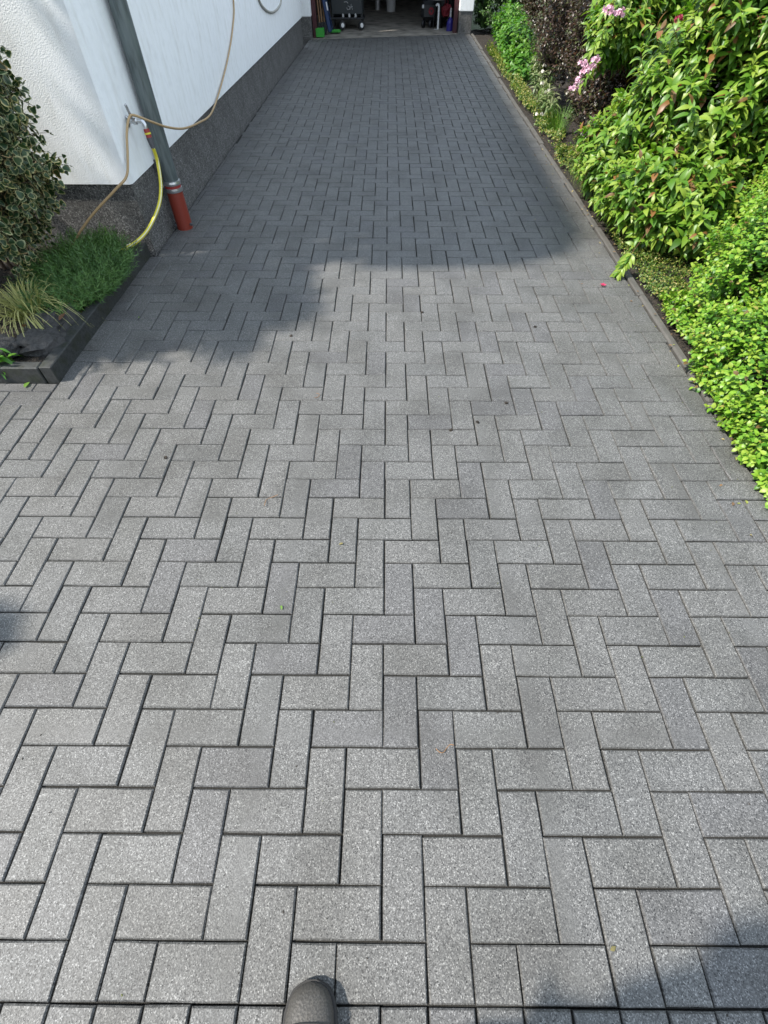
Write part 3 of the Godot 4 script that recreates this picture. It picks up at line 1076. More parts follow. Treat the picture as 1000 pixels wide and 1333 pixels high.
func make_right_plants() -> void:
	var o: Dictionary
	var leaves: Array
	var st: SurfaceTool
	# --- the big weigela
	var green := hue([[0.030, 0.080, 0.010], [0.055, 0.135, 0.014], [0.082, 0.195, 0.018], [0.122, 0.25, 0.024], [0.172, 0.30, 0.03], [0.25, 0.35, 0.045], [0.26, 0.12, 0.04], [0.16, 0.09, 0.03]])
	var pointed := func(c, v): return leaf_mesh([0.36, 0.42, 0.32][v], [0.35, 0.22, 0.45][v], [0.28, 0.40, 0.16][v], 5, c)
	leaves = []
	st = begin()
	o = {"gap": 0.034, "len": [0.055, 0.105], "pairs": true, "spread": 1.0, "forward": 0.5, "droop": 0.18, "rare": 0.045, "tints": 6, "shoot": [0.20, 0.40], "upright": 0.7, "arch": 0.06, "x_min": 1.41, "depth": 0.72, "rough": 0.22, "clump": 1.8, "stem": 0.0025, "t0": 0.25, "d_max": 5.4}
	grow([[2.25, 0.62, 4.1, 0.74, 0.66, 0.75], [2.55, 1.15, 4.05, 0.82, 0.62, 0.80], [3.05, 0.95, 3.75, 0.75, 0.75, 0.70], [1.93, 0.28, 3.60, 0.50, 0.36, 0.52], [1.86, 0.32, 4.25, 0.46, 0.36, 0.56], [2.6, 0.35, 3.5, 0.5, 0.4, 0.4]], 2900, 21, o, leaves, st)
	var r := RandomNumberGenerator.new()
	r.seed = 77
	shoot(leaves, st, V(1.85, 0.32, 3.55), V(1.62, 0.26, 3.18), V(1.435, 0.035, 3.02), {"gap": 0.03, "len": [0.05, 0.075], "pairs": true, "spread": 1.1, "forward": 0.7, "droop": 0.1, "tints": 6, "stem": 0.0028, "t0": 0.8, "tip_size": 0.9}, r)
	for k in 7:
		var a := TAU * k / 7.0
		var bpt := V(2.25 + 0.14 * cos(a), 0.0, 4.05 + 0.14 * sin(a))
		add_tube(st, smooth_path([bpt, bpt + Vector3(cos(a) * 0.1, 0.3, -sin(a) * 0.1), bpt + Vector3(cos(a) * 0.22, 0.62, -sin(a) * 0.22)], 4), 0.011, 6, false)
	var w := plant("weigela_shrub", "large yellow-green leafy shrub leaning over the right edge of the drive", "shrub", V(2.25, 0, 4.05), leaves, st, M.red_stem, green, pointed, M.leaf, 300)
	var bud := cluster(5, 7, 0.014, 0.015, Color(0.18, 0.01, 0.025), Color(0.32, 0.02, 0.06), 5, 1.4)
	for q in [[1.62, 1.05, 3.83], [2.12, 1.0, 3.48], [2.28, 1.04, 3.5], [2.2, 0.86, 3.42]]:
		part("flower_bud", bud, M.petal, w, Transform3D(Basis(Vector3.UP, q[0] * 7.0), V(q[0] - 2.25, q[1], q[2] - 4.05)))
	# --- the pink flowering shrub behind it
	leaves = []
	st = begin()
	o.x_min = 1.44
	o.d_max = 7.0
	grow([[2.15, 1.05, 5.3, 0.60, 0.52, 0.50], [1.72, 0.92, 5.0, 0.30, 0.26, 0.30]], 560, 22, o, leaves, st)
	for k in 5:
		var h := 0.85 + 0.09 * k
		shoot(leaves, st, V(2.1, h, 5.3), V(1.85, h + 0.14, 5.1), V(1.42 + 0.04 * (k % 2), h - 0.24, 4.72 - 0.02 * k), o, r)
	for k in 5:
		add_tube(st, [V(2.25, 0.0, 5.5), V(2.25 - 0.05 * k, 0.5, 5.45), V(2.3 - 0.12 * k, 1.0, 5.4 - 0.05 * k)], 0.01, 6, false)
	var pk := plant("flowering_shrub", "pink-blossomed shrub with yellow-green leaves behind the large leafy shrub", "shrub", V(2.25, 0, 5.5), leaves, st, M.red_stem, green, pointed, M.leaf, 90)
	var bl: Array = []
	for k in 4:
		bl.append(cluster(30 + k, 14, 0.015, 0.028, Color(0.62, 0.30, 0.42), Color(0.78, 0.54, 0.64), 5, 0.9))
	var n := 0
	for q in [[1.46, 1.025, 4.6], [1.50, 1.0, 4.62], [1.56, 1.0, 4.65], [1.46, 0.775, 4.6], [1.45, 0.74, 4.62], [1.41, 0.71, 4.62], [1.385, 0.66, 4.64], [1.36, 0.62, 4.62], [1.39, 0.755, 4.65]]:
		part("blossom", bl[n % 4], M.petal, pk, Transform3D(Basis(Vector3.UP, n * 1.7), V(q[0] - 2.25, q[1], q[2] - 5.5)))
		n += 1
	# --- spiraea-like mound in front
	leaves = []
	st = begin()
	var fresh := hue([[0.042, 0.125, 0.013], [0.07, 0.19, 0.017], [0.11, 0.26, 0.021], [0.155, 0.32, 0.027], [0.22, 0.38, 0.034], [0.29, 0.41, 0.05], [0.34, 0.30, 0.07], [0.16, 0.10, 0.04]])
	var rounded := func(c, v): return leaf_mesh([0.78, 0.7, 0.85][v], [0.3, 0.2, 0.4][v], [0.25, 0.35, 0.15][v], 4, c, 0.62)
	o = {"gap": 0.013, "len": [0.019, 0.034], "pairs": false, "spread": 1.0, "forward": 0.7, "droop": 0.05, "rare": 0.03, "tints": 6, "shoot": [0.09, 0.19], "upright": 0.7, "arch": 0.02, "x_min": 1.455, "depth": 0.80, "rough": 0.22, "clump": 3.0, "stem": 0.0012, "t0": 0.15, "tip_size": 0.75}
	grow([[2.6, 0.40, 2.95, 0.6, 0.50, 0.50], [2.06, 0.22, 2.45, 0.48, 0.40, 0.48], [1.88, 0.12, 1.95, 0.44, 0.30, 0.48], [1.74, 0.06, 1.42, 0.34, 0.23, 0.46], [2.45, 0.3, 1.8, 0.6, 0.45, 0.6], [1.72, 0.02, 2.5, 0.20, 0.09, 0.34]], 6600, 23, o, leaves, st)
	plant("low_shrub", "low mounded shrub of small bright green round leaves beside the kerb", "shrub", V(2.1, 0, 2.1), leaves, st, M.green_stem, fresh, rounded, M.leaf, 300)
	# --- dark-leaved shrub
	leaves = []
	st = begin()
	var dark := hue([[0.016, 0.010, 0.007], [0.024, 0.014, 0.009], [0.036, 0.020, 0.011], [0.055, 0.026, 0.013], [0.05, 0.045, 0.018], [0.06, 0.075, 0.022]])
	o = {"gap": 0.022, "len": [0.025, 0.045], "pairs": false, "spread": 1.0, "forward": 0.6, "droop": 0.1, "tints": 6, "shoot": [0.2, 0.38], "upright": 0.7, "arch": 0.05, "x_min": 1.55, "depth": 0.75, "rough": 0.22, "clump": 1.6, "stem": 0.003, "t0": 0.1, "stems": 1.0}
	grow([[2.12, 0.50, 5.85, 0.48, 0.62, 0.70], [2.15, 0.75, 7.3, 0.60, 0.78, 0.9], [2.2, 0.85, 8.9, 0.55, 0.70, 0.8], [2.0, 0.75, 6.3, 0.4, 0.5, 0.5]], 3000, 24, o, leaves, st)
	plant("purple_shrub", "tall dark purple-brown leaved shrub between pink blossom and garage", "shrub", V(2.4, 0, 7.2), leaves, st, M.bark, dark, func(c, v): return leaf_mesh([0.6, 0.7, 0.5][v], 0.3, 0.2, 3, c), M.dark_leaf, 120)
	# --- bright leafy plant by the garage
	leaves = []
	st = begin()
	var leaf_green := hue([[0.03, 0.10, 0.012], [0.045, 0.15, 0.018], [0.07, 0.20, 0.022], [0.10, 0.25, 0.03], [0.14, 0.28, 0.035]])
	o = {"gap": 0.035, "len": [0.06, 0.10], "pairs": true, "spread": 1.0, "forward": 0.5, "droop": 0.2, "tints": 5, "shoot": [0.2, 0.36], "upright": 0.9, "arch": 0.04, "x_min": 1.58, "depth": 0.7, "rough": 0.2, "stem": 0.003, "t0": 0.2, "lowest": -0.2}
	grow([[1.92, 0.22, 9.8, 0.30, 0.32, 0.75], [2.0, 0.25, 10.9, 0.32, 0.34, 0.6], [1.84, 0.12, 8.9, 0.22, 0.22, 0.5]], 420, 25, o, leaves, st)
	plant("leafy_perennial", "clump of fresh green broad leaves at the garage end of the bed", "plant", V(1.92, 0, 9.9), leaves, st, M.green_stem, leaf_green, func(c, v): return leaf_mesh([0.5, 0.56, 0.46][v], 0.25, 0.3, 4, c), M.leaf, 60)
	# --- pale leaved plant with white flowers
	leaves = []
	st = begin()
	var pale := hue([[0.08, 0.15, 0.05], [0.13, 0.20, 0.07], [0.22, 0.28, 0.12], [0.33, 0.36, 0.2]])
	o = {"gap": 0.03, "len": [0.06, 0.10], "pairs": false, "spread": 0.9, "forward": 0.7, "droop": 0.25, "tints": 4, "shoot": [0.22, 0.4], "upright": 1.4, "arch": 0.06, "x_min": 1.60, "depth": 0.6, "rough": 0.2, "stem": 0.0025, "t0": 0.2, "lowest": 0.0}
	grow([[1.80, 0.22, 7.5, 0.16, 0.34, 0.40], [1.75, 0.12, 6.85, 0.12, 0.20, 0.3]], 130, 26, o, leaves, st)
	var wf := plant("white_flower", "pale striped leaves with small white flowers before the dark shrub", "plant", V(1.78, 0, 7.3), leaves, st, M.green_stem, pale, func(c, v): return leaf_mesh([0.2, 0.24, 0.18][v], 0.2, 0.45, 4, c), M.leaf, 60)
	var wb := cluster(60, 4, 0.016, 0.014, Color(0.8, 0.8, 0.55), Color(0.82, 0.8, 0.78), 5, 0.4)
	n = 0
	for q in [[1.69, 0.40, 7.0], [1.67, 0.36, 6.95], [1.66, 0.28, 6.85], [1.72, 0.24, 6.75], [1.70, 0.21, 6.8], [1.86, 0.26, 6.5], [1.63, 0.10, 6.45], [1.59, 0.09, 6.5]]:
		part("flower", wb, M.petal, wf, Transform3D(Basis(Vector3.UP, n), V(q[0] - 1.78, q[1], q[2] - 7.3)))
		n += 1
	# --- feathery green tuft
	var xfs: Array = []
	var cols: Array = []
	var bm := blade_mesh(0.012, 0.5, 0.15, Color.WHITE, Color(0.9, 0.95, 0.9))
	for i in 420:
		var a := rng.randf() * TAU
		var hh := rng.randf_range(0.14, 0.30)
		xfs.append(Transform3D(Basis(Vector3.UP, a) * Basis.from_scale(Vector3(hh, hh, hh * 0.7)), Vector3(cos(a) * rng.randf() * 0.10, 0.0, sin(a) * rng.randf() * 0.13)))
		cols.append(Color(0.07, 0.19, 0.012).lerp(Color(0.14, 0.26, 0.02), rng.randf()))
	var t := thing("feathery_grass", "tuft of feathery bright green grass in front of the dark shrub", "grass", V(1.735, 0.0, 6.15))
	scatter("blades", bm, M.blade, xfs, cols, t)
	# --- wispy grass at the kerb, under the big shrub
	xfs = []
	cols = []
	for i in 420:
		var a := rng.randf() * TAU
		var hh := rng.randf_range(0.12, 0.30)
		xfs.append(Transform3D(Basis(Vector3.UP, a) * Basis.from_scale(Vector3(hh, hh, hh * 0.45)), V(rng.randf_range(-0.05, 0.16), 0.0, rng.randf_range(-0.75, 0.5))))
		cols.append(Color(0.10, 0.17, 0.03).lerp(Color(0.22, 0.26, 0.07), rng.randf()))
	t = thing("wispy_grass", "thin pale grass stems hanging over the kerb beside the large shrub", "grass", V(1.60, 0.0, 4.55))
	scatter("blades", bm, M.blade, xfs, cols, t)
	# --- low creeping cover along the kerb
	leaves = []
	var creep := hue([[0.04, 0.085, 0.014], [0.065, 0.13, 0.02], [0.10, 0.18, 0.026], [0.19, 0.24, 0.04], [0.36, 0.32, 0.10]])
	o = {"gap": 0.010, "len": [0.009, 0.018], "pairs": false, "spread": 1.0, "forward": 0.6, "droop": 0.0, "tints": 5, "shoot": [0.04, 0.09], "upright": 0.8, "arch": 0.0, "x_min": 1.555, "depth": 0.6, "rough": 0.3, "clump": 5.0, "stem": 0.001, "t0": 0.1, "stems": 0.0, "floor": 0.0, "lowest": 0.05}
	grow([[1.72, 0.0, 3.05, 0.18, 0.07, 0.45], [1.70, 0.0, 3.55, 0.16, 0.11, 0.4], [1.75, 0.0, 2.6, 0.2, 0.05, 0.35], [1.66, 0.0, 1.7, 0.1, 0.05, 0.7], [1.95, 0.0, 3.3, 0.3, 0.06, 0.4]], 4200, 27, o, leaves, null)
	o.len = [0.016, 0.032]
	o.shoot = [0.07, 0.14]
	grow([[1.66, 0.0, 5.3, 0.12, 0.12, 0.5], [1.72, 0.0, 6.4, 0.16, 0.10, 0.6], [1.66, 0.0, 7.7, 0.10, 0.12, 0.8], [1.68, 0.0, 4.3, 0.12, 0.12, 0.5], [2.1, 0.0, 5.4, 0.4, 0.1, 0.8], [1.7, 0.0, 9.0, 0.12, 0.12, 2.5]], 2600, 28, o, leaves, null)
	xfs = []
	cols = []
	for q in leaves:
		xfs.append(q[0])
		cols.append(creep[q[1]])
	var gc := scatter("ground_cover", leaf_mesh(0.6, 0.3, 0.2, 3, Color.WHITE), M.leaf, xfs, cols, self)
	gc.set_meta("label", "low creeping green ground cover along the kerb of the bed")
	gc.set_meta("category", "ground cover")
	# --- hedge at the back of the bed
	leaves = []
	st = begin()
	var hedge_green := hue([[0.02, 0.055, 0.01], [0.03, 0.08, 0.014], [0.045, 0.105, 0.018], [0.06, 0.13, 0.02]])
	o = {"gap": 0.03, "len": [0.04, 0.07], "pairs": true, "spread": 1.0, "forward": 0.6, "droop": 0.1, "tints": 4, "shoot": [0.2, 0.34], "upright": 0.6, "arch": 0.05, "x_min": 1.66, "depth": 0.8, "rough": 0.15, "stem": 0.003, "t0": 0.2}
	grow([[3.9, 0.9, 3.0, 0.6, 1.0, 2.2], [3.7, 0.9, 6.5, 0.6, 1.0, 2.4], [3.3, 0.9, 10.5, 0.7, 1.0, 2.4]], 1500, 29, o, leaves, st)
	plant("hedge", "dark green hedge behind the bed, running its whole length", "hedge", V(3.6, 0, 7.0), leaves, st, M.bark, hedge_green, func(c, v): return leaf_mesh([0.55, 0.6, 0.5][v], 0.25, 0.2, 3, c), M.dull_leaf, 40)

	leaves = []
	st = begin()
	o.x_min = 1.545
	grow([[2.15, 0.55, 12.3, 0.52, 0.75, 0.7], [2.1, 0.8, 13.3, 0.5, 0.9, 0.7], [1.82, 0.4, 12.75, 0.3, 0.55, 0.5]], 820, 31, o, leaves, st)
	plant("evergreen_bush", "dark evergreen bush in the corner behind the right garage pier", "bush", V(2.15, 0, 12.6), leaves, st, M.bark, hedge_green, func(c, v): return leaf_mesh([0.55, 0.6, 0.5][v], 0.25, 0.2, 3, c), M.dull_leaf, 40)

func make_left_plants() -> void:
	var leaves: Array = []
	var st := begin()
	# --- variegated ivy by the house wall
	var tint := hue([[1.3, 0.9, 0.8], [0.9, 1.0, 0.9], [1.1, 1.1, 1.0], [1.35, 1.2, 0.9], [0.7, 0.8, 0.7]])
	var o := {"gap": 0.019, "len": [0.028, 0.056], "pairs": false, "spread": 1.0, "forward": 0.25, "droop": 0.45, "tints": 5, "shoot": [0.12, 0.30], "upright": -0.1, "arch": 0.08, "depth": 0.62, "rough": 0.30, "wild": 1.3, "stems": 1.0, "clump": 3.0, "stem": 0.002, "t0": 0.1, "d_max": 3.29, "tip_size": 0.7}
	grow([[-2.02, 0.58, 2.82, 0.36, 0.36, 0.34], [-2.12, 0.38, 2.72, 0.30, 0.26, 0.34], [-2.0, 0.95, 2.86, 0.32, 0.40, 0.36], [-2.25, 1.35, 2.62, 0.42, 0.5, 0.36], [-2.2, 1.75, 2.42, 0.48, 0.42, 0.60], [-2.4, 0.6, 2.7, 0.45, 0.5, 0.5], [-2.2, 0.95, 2.25, 0.42, 0.5, 0.42], [-2.1, 1.65, 2.72, 0.36, 0.4, 0.28], [-2.0, 1.90, 2.97, 0.40, 0.36, 0.16]], 3200, 41, o, leaves, st)  # some out-of-frame clumps are added to fill the shade on the drive
	o.depth = 0.3
	o.rough = 0.05
	o.shoot = [0.10, 0.18]
	o.upright = 0.0
	for q in [[-2.98, 2.89], [-2.70, 2.96], [-2.42, 3.03], [-2.14, 3.10], [-1.86, 3.16]]:  # unseen high sprays added to shade a lit strip beside the house corner
		grow([[q[0], 2.1, q[1], 0.20, 0.13, 0.085]], 95, 46 + int(-q[0] * 10.0), o, leaves, st)
	for k in 5:
		add_tube(st, smooth_path([V(-2.42 + 0.05 * k, 0.03, 3.0), V(-2.3 - 0.04 * k, 0.8, 2.9 + 0.03 * k), V(-2.2 + 0.05 * k, 1.6, 2.75), V(-2.2, 2.3, 2.5)], 4), 0.012, 5, false)
	var ivy := func(c: Color, v: int):
		var g: Color = [Color(0.030, 0.070, 0.022), Color(0.022, 0.052, 0.018), Color(0.045, 0.085, 0.028)][v]
		var m: Color = [Color(0.58, 0.55, 0.33), Color(0.42, 0.40, 0.22), Color(0.68, 0.63, 0.38)][v]
		return lobed_leaf(Color(g.r * c.r, g.g * c.g, g.b * c.b), true, Color(m.r * c.r, m.g * c.g, m.b * c.b), [0.2, 0.35, 0.05][v])
	plant("ivy", "variegated cream-edged ivy bush against the white house wall, with unseen upper sprays added for shade", "ivy", V(-2.2, 0, 2.8), leaves, st, M.bark, tint, ivy, M.dull_leaf, 300)
	# --- yellow striped sedge
	var t := thing("sedge_tuft", "drooping tuft of yellow striped grass in the bed corner", "grass", V(-1.91, 0.055, 2.40))
	var bm: Array = []
	for k in 8:
		bm.append(blade_mesh(0.011 + 0.002 * (k % 3), 0.35 + 0.14 * k, 0.45 + 0.13 * k, Color(0.24, 0.26, 0.06) if k % 2 == 0 else Color(0.16, 0.20, 0.05), Color(0.60, 0.55, 0.24) if k % 3 else Color(0.46, 0.44, 0.17)))
	for i in 299:
		var a := rng.randf() * TAU
		var hh := rng.randf_range(0.20, 0.38)
		part("blade", bm[i % 8], M.blade, t, Transform3D(Basis(Vector3(rng.randf() - 0.5, 0, rng.randf() - 0.5).normalized(), rng.randf_range(-0.35, 0.35)) * Basis(Vector3.UP, a) * Basis.from_scale(Vector3(hh * rng.randf_range(0.6, 1.0), hh * rng.randf_range(0.75, 1.15), hh * 1.2)), Vector3(cos(a) * rng.randf() * 0.07, 0.0, -sin(a) * rng.randf() * 0.07)))
	# --- fine green cushion
	t = thing("cushion_plant", "fine-needled dark green cushion plant spilling over the border board", "plant", V(-1.80, 0.055, 2.82))
	var xfs: Array = []
	var cols: Array = []
	var needle := begin()
	for k in 15:
		var y := 0.12 + 0.88 * k / 14.0
		var az := k * 2.4
		var dd := Vector3(cos(az), 0.75, sin(az)).normalized() * (0.30 - 0.10 * y)
		var wd := Vector3(-sin(az), 0, cos(az)) * 0.015
		var p0 := Vector3(0, y, 0)
		for v in [[p0 - wd, 0.85], [p0 + wd, 0.85], [p0 + dd, 1.15]]:
			needle.set_color(Color(v[1], v[1], v[1]))
			needle.add_vertex(v[0])
	for k in 2:
		var wd := Vector3(0.009, 0, 0) if k == 0 else Vector3(0, 0, 0.009)
		for v in [-wd, wd, Vector3.UP]:
			needle.set_color(Color(0.9, 0.85, 0.7))
			needle.add_vertex(v)
	for i in 2100:
		var a := rng.randf() * TAU
		var rr := sqrt(rng.randf())
		var x := cos(a) * rr * 0.22
		var z := sin(a) * rr * 0.40
		var top := 1.0 - rr * rr
		var hh := rng.randf_range(0.06, 0.16)
		var lean := Vector3(cos(a) * rr + rng.randf_range(-0.6, 0.6), 1.0, sin(a) * rr + rng.randf_range(-0.6, 0.6)).normalized()
		xfs.append(Transform3D(frame_of(lean, Vector3(rng.randf() - 0.5, 0.1, rng.randf() - 0.5), Vector3.ONE * hh), Vector3(x, top * 0.12 * rng.randf() + 0.005, z)))
		cols.append(Color(0.045, 0.125, 0.022).lerp(Color(0.13, 0.25, 0.06), pow(rng.randf(), 1.3)))
	needle.generate_normals()
	scatter("needles", needle.commit(), M.blade, xfs, cols, t)
	# --- small fresh plant at the front board
	leaves = []
	st = begin()
	var fresh := hue([[0.06, 0.18, 0.02], [0.10, 0.25, 0.03], [0.15, 0.32, 0.035]])
	o = {"gap": 0.02, "len": [0.05, 0.085], "pairs": false, "spread": 0.8, "forward": 0.5, "droop": 0.6, "tints": 3, "shoot": [0.06, 0.12], "upright": 0.8, "stem": 0.002, "t0": 0.1, "depth": 0.6, "lowest": 0.0, "floor": 0.05}
	grow([[-1.86, 0.08, 1.98, 0.06, 0.10, 0.07]], 14, 43, o, leaves, st)
	plant("young_plant", "small bright green plant hanging over the front border board", "plant", V(-1.86, 0.05, 1.98), leaves, st, M.green_stem, fresh, func(c, v): return leaf_mesh([0.3, 0.36, 0.26][v], 0.3, 0.4, 4, c), M.leaf, 60)
	# --- reddish rosette
	leaves = []
	st = begin()
	var russet := hue([[0.10, 0.03, 0.02], [0.16, 0.05, 0.03], [0.08, 0.13, 0.03], [0.12, 0.20, 0.04]])
	o = {"gap": 0.02, "len": [0.025, 0.04], "pairs": false, "spread": 1.0, "forward": 0.3, "droop": 0.1, "tints": 4, "shoot": [0.05, 0.08], "upright": 0.6, "stem": 0.0015, "t0": 0.3, "depth": 0.5, "lowest": 0.1, "floor": 0.06}
	grow([[-1.70, 0.07, 2.47, 0.05, 0.05, 0.06]], 16, 44, o, leaves, st)
	plant("rosette_plant", "small rosette of russet and green leaves inside the side border board", "plant", V(-1.70, 0.06, 2.47), leaves, st, M.red_stem, russet, func(c, v): return leaf_mesh([0.8, 0.9, 0.7][v], 0.2, 0.2, 4, c, 0.6), M.dull_leaf, 60)
	# --- dead leaves in the bed: each one a thing
	var dm: Array = []
	for k in 4:
		dm.append(leaf_mesh(0.6, 0.5, -0.5 + 0.3 * k, 4, [Color(0.20, 0.10, 0.04), Color(0.12, 0.06, 0.03), Color(0.32, 0.26, 0.12), Color(0.16, 0.07, 0.035)][k]))
	var dl := [[-1.76, 2.27, "curled brown dead leaf lying between the two rocks"], [-1.72, 2.36, "dark dead leaf beside the side board"], [-1.85, 2.24, "pale dead leaf under the sedge blades"], [-1.70, 2.30, "reddish dead leaf against the side board by the slab of rock"]]
	for k in dl.size():
		var o2 := single("dead_leaf", dm[(k + 2) % 4], M.dry_leaf, dl[k][2], "leaf", V(dl[k][0], 0.115, dl[k][1]), k * 1.9)
		o2.basis = Basis(Vector3.UP, k * 1.9) * Basis(Vector3.RIGHT, -PI / 2 + 0.2) * Basis.from_scale(Vector3.ONE * 0.05)
	# --- an unseen pot shrub added just outside the frame, left of the forecourt: it throws the soft shade at the left edge
	leaves = []
	st = begin()
	add_tube(st, [V(-2.42, 0.3, 0.36), V(-2.42, 0.9, 0.36)], 0.014, 6, false)
	o = {"gap": 0.03, "len": [0.035, 0.06], "pairs": true, "spread": 1.0, "forward": 0.6, "droop": 0.1, "tints": 3, "shoot": [0.12, 0.22], "upright": 0.5, "stem": 0.002, "t0": 0.2, "depth": 0.5}
	grow([[-2.42, 1.42, 0.36, 0.17, 0.19, 0.16]], 180, 45, o, leaves, st)
	var pot := thing("added_shade_tree", "unseen round-headed tree in a terracotta pot, added beyond the left frame edge to cast shade", "shadow caster", V(-2.42, 0, 0.36))
	part("pot", lathe([Vector2(0.0, 0.0), Vector2(0.13, 0.0), Vector2(0.18, 0.28), Vector2(0.2, 0.28), Vector2(0.2, 0.33), Vector2(0.17, 0.33), Vector2(0.16, 0.29), Vector2(0.0, 0.29)], 20), M.terracotta, pot)
	part("trunk", st.commit(), M.bark, pot, Transform3D(Basis.IDENTITY, V(2.42, 0, -0.36)))
	xfs = []
	cols = []
	for q in leaves:
		xfs.append(Transform3D(q[0].basis, q[0].origin - V(-2.42, 0, 0.36)))
		cols.append([Color(0.03, 0.08, 0.015), Color(0.04, 0.1, 0.02), Color(0.06, 0.13, 0.02)][q[1]])
	scatter("foliage", leaf_mesh(0.5, 0.25, 0.2, 3, Color.WHITE), M.dull_leaf, xfs, cols, pot)

# ------------------------------------------------------------------ things in the garage
func make_garage_things() -> void:
	var fy := 0.006
	# wheeled black cart on the left
	var c := thing("grill_cart", "black wheeled cart with a pale scribbled emblem, left in the garage", "cart", V(-0.80, fy, 13.35))
	part("body", box(Vector3(0.62, 0.62, 0.42), 0.025, Vector3(0, 0.50, 0)), M.slate_plastic, c)
	part("shelf", box(Vector3(0.66, 0.03, 0.46), 0.006, Vector3(0, 0.155, 0)), M.black_plastic, c)
	for x in [-0.28, 0.28]:
		for z in [-0.18, 0.18]:
			part("leg", box(Vector3(0.04, 0.2, 0.04), 0.004, Vector3(x, 0.12, z)), M.black_plastic, c)
	var out := Basis(Vector3.RIGHT, PI / 2)
	for x in [-0.10, 0.27]:
		var wh := part("wheel", lathe([Vector2(0.0, -0.02), Vector2(0.06, -0.02), Vector2(0.066, -0.012), Vector2(0.066, 0.012), Vector2(0.06, 0.02), Vector2(0.0, 0.02)], 20, Vector3.ZERO, out), M.black_plastic, c, Transform3D(Basis(Vector3.UP, 0.5), Vector3(x, 0.066, 0.24)))
		part("hub", lathe([Vector2(0.0, -0.026), Vector2(0.032, -0.025), Vector2(0.036, 0.0), Vector2(0.032, 0.025), Vector2(0.0, 0.026)], 16, Vector3.ZERO, out), M.white_paint, wh)
	for k in 3:
		part("bottle", lathe([Vector2(0.0, 0.0), Vector2(0.022, 0.0), Vector2(0.022, 0.05), Vector2(0.01, 0.06), Vector2(0.0, 0.06)], 10), M.pale_plastic, c, Transform3D(Basis.IDENTITY, Vector3(-0.08 + 0.12 * k, 0.17, 0.19)))
	var st := begin()
	for s in [[[-0.05, 0.10], [0.0, 0.105], [0.03, 0.085]], [[0.0, 0.03], [0.01, 0.0], [0.05, 0.005], [0.055, 0.04], [0.02, 0.05]], [[0.06, 0.0], [0.085, 0.075], [0.105, 0.0]], [[0.07, 0.03], [0.11, 0.045]]]:
		var pp: Array = []
		for q in s:
			pp.append(Vector3(q[0], 0.27 + q[1], 0.214))
		add_tube(st, pp, 0.005, 5)
	part("emblem", st.commit(), M.dull_steel, c)
	# green crate, tools, blue shovel by the left frame
	var g := thing("green_crate", "small bright green crate on the sill by the left door frame", "crate", V(-1.275, -0.02, 12.50))
	for q in [[0.0, -0.055, 0.15, 0.012], [0.0, 0.055, 0.15, 0.012]]:
		part("side", box(Vector3(q[2], 0.115, q[3]), 0.003, Vector3(q[0], 0.06, q[1])), M.green_plastic, g)
	for x in [-0.069, 0.069]:
		part("side", box(Vector3(0.012, 0.115, 0.096), 0.003, Vector3(x, 0.06, 0)), M.green_plastic, g)
	part("base", box(Vector3(0.126, 0.01, 0.096), 0.001, Vector3(0, 0.008, 0)), M.green_plastic, g)
	var k := 0
	for q in [[-1.31, "thin wooden tool handle leaning nearest the left door frame"], [-1.27, "wooden rake handle standing behind the green crate"], [-1.225, "wooden broom handle leaning between crate and blue shovel"]]:
		var h := thing("tool_handle", q[1], "tool", V(q[0], 0.0, 12.62 + 0.04 * k), 0.0, "long-handled tools by the garage door frame")
		part("shaft", tube([Vector3(0.03, 0.0, 0), Vector3(0.0, 0.6, -0.02), Vector3(-0.06, 1.5, -0.05)], 0.013, 8), M.handle_wood, h)
		part("head", box(Vector3(0.05, 0.16, 0.05), 0.01, Vector3(0.03, 0.08, 0)), M.black_plastic, h)
		k += 1
	var b := thing("snow_shovel", "dark blue shovel leaning beside the black cart", "shovel", V(-1.14, 0.0, 12.70), 0.25)
	var bt := Basis(Vector3.BACK, 0.20)
	part("blade", box(Vector3(0.075, 0.55, 0.03), 0.012, Vector3(-0.02, 0.29, 0.0), bt), M.blue_plastic, b)
	part("rim", box(Vector3(0.012, 0.5, 0.034), 0.004, Vector3(0.035, 0.29, 0.0), bt), M.blue_plastic, b)
	part("label_strip", box(Vector3(0.02, 0.11, 0.004), 0.001, Vector3(0.0, 0.36, 0.018), bt), M.white_paint, b)
	part("shaft", tube([Vector3(-0.06, 0.5, 0), Vector3(-0.18, 1.3, -0.05)], 0.015, 8), M.handle_wood, b)
	var tr := thing("green_tray", "low dark green tray on the garage floor under the cart", "tray", V(-1.02, fy, 12.88))
	part("base", box(Vector3(0.20, 0.012, 0.2), 0.002, Vector3(0, 0.008, 0)), M.green_plastic, tr)
	part("rim", box(Vector3(0.20, 0.03, 0.012), 0.003, Vector3(0, 0.028, 0.096)), M.green_plastic, tr)
	# the back of the garage
	var p := thing("white_bin", "pale cylindrical bin at the back of the garage", "bin", V(0.05, fy, 15.9))
	part("body", lathe([Vector2(0.0, 0.0), Vector2(0.10, 0.0), Vector2(0.115, 0.5), Vector2(0.12, 0.5), Vector2(0.12, 0.52), Vector2(0.0, 0.54)], 20), M.pale_plastic, p)
	part("band", lathe([Vector2(0.114, 0.30), Vector2(0.117, 0.31), Vector2(0.117, 0.36), Vector2(0.114, 0.37)], 20), M.dull_steel, p)
	p = thing("grey_roll", "grey upright roll beside the pale bin", "roll", V(-0.26, fy, 16.2))
	part("roll", lathe([Vector2(0.0, 0.0), Vector2(0.06, 0.0), Vector2(0.062, 0.7), Vector2(0.025, 0.7), Vector2(0.025, 0.66), Vector2(0.0, 0.66)], 14), M.dull_steel, p)
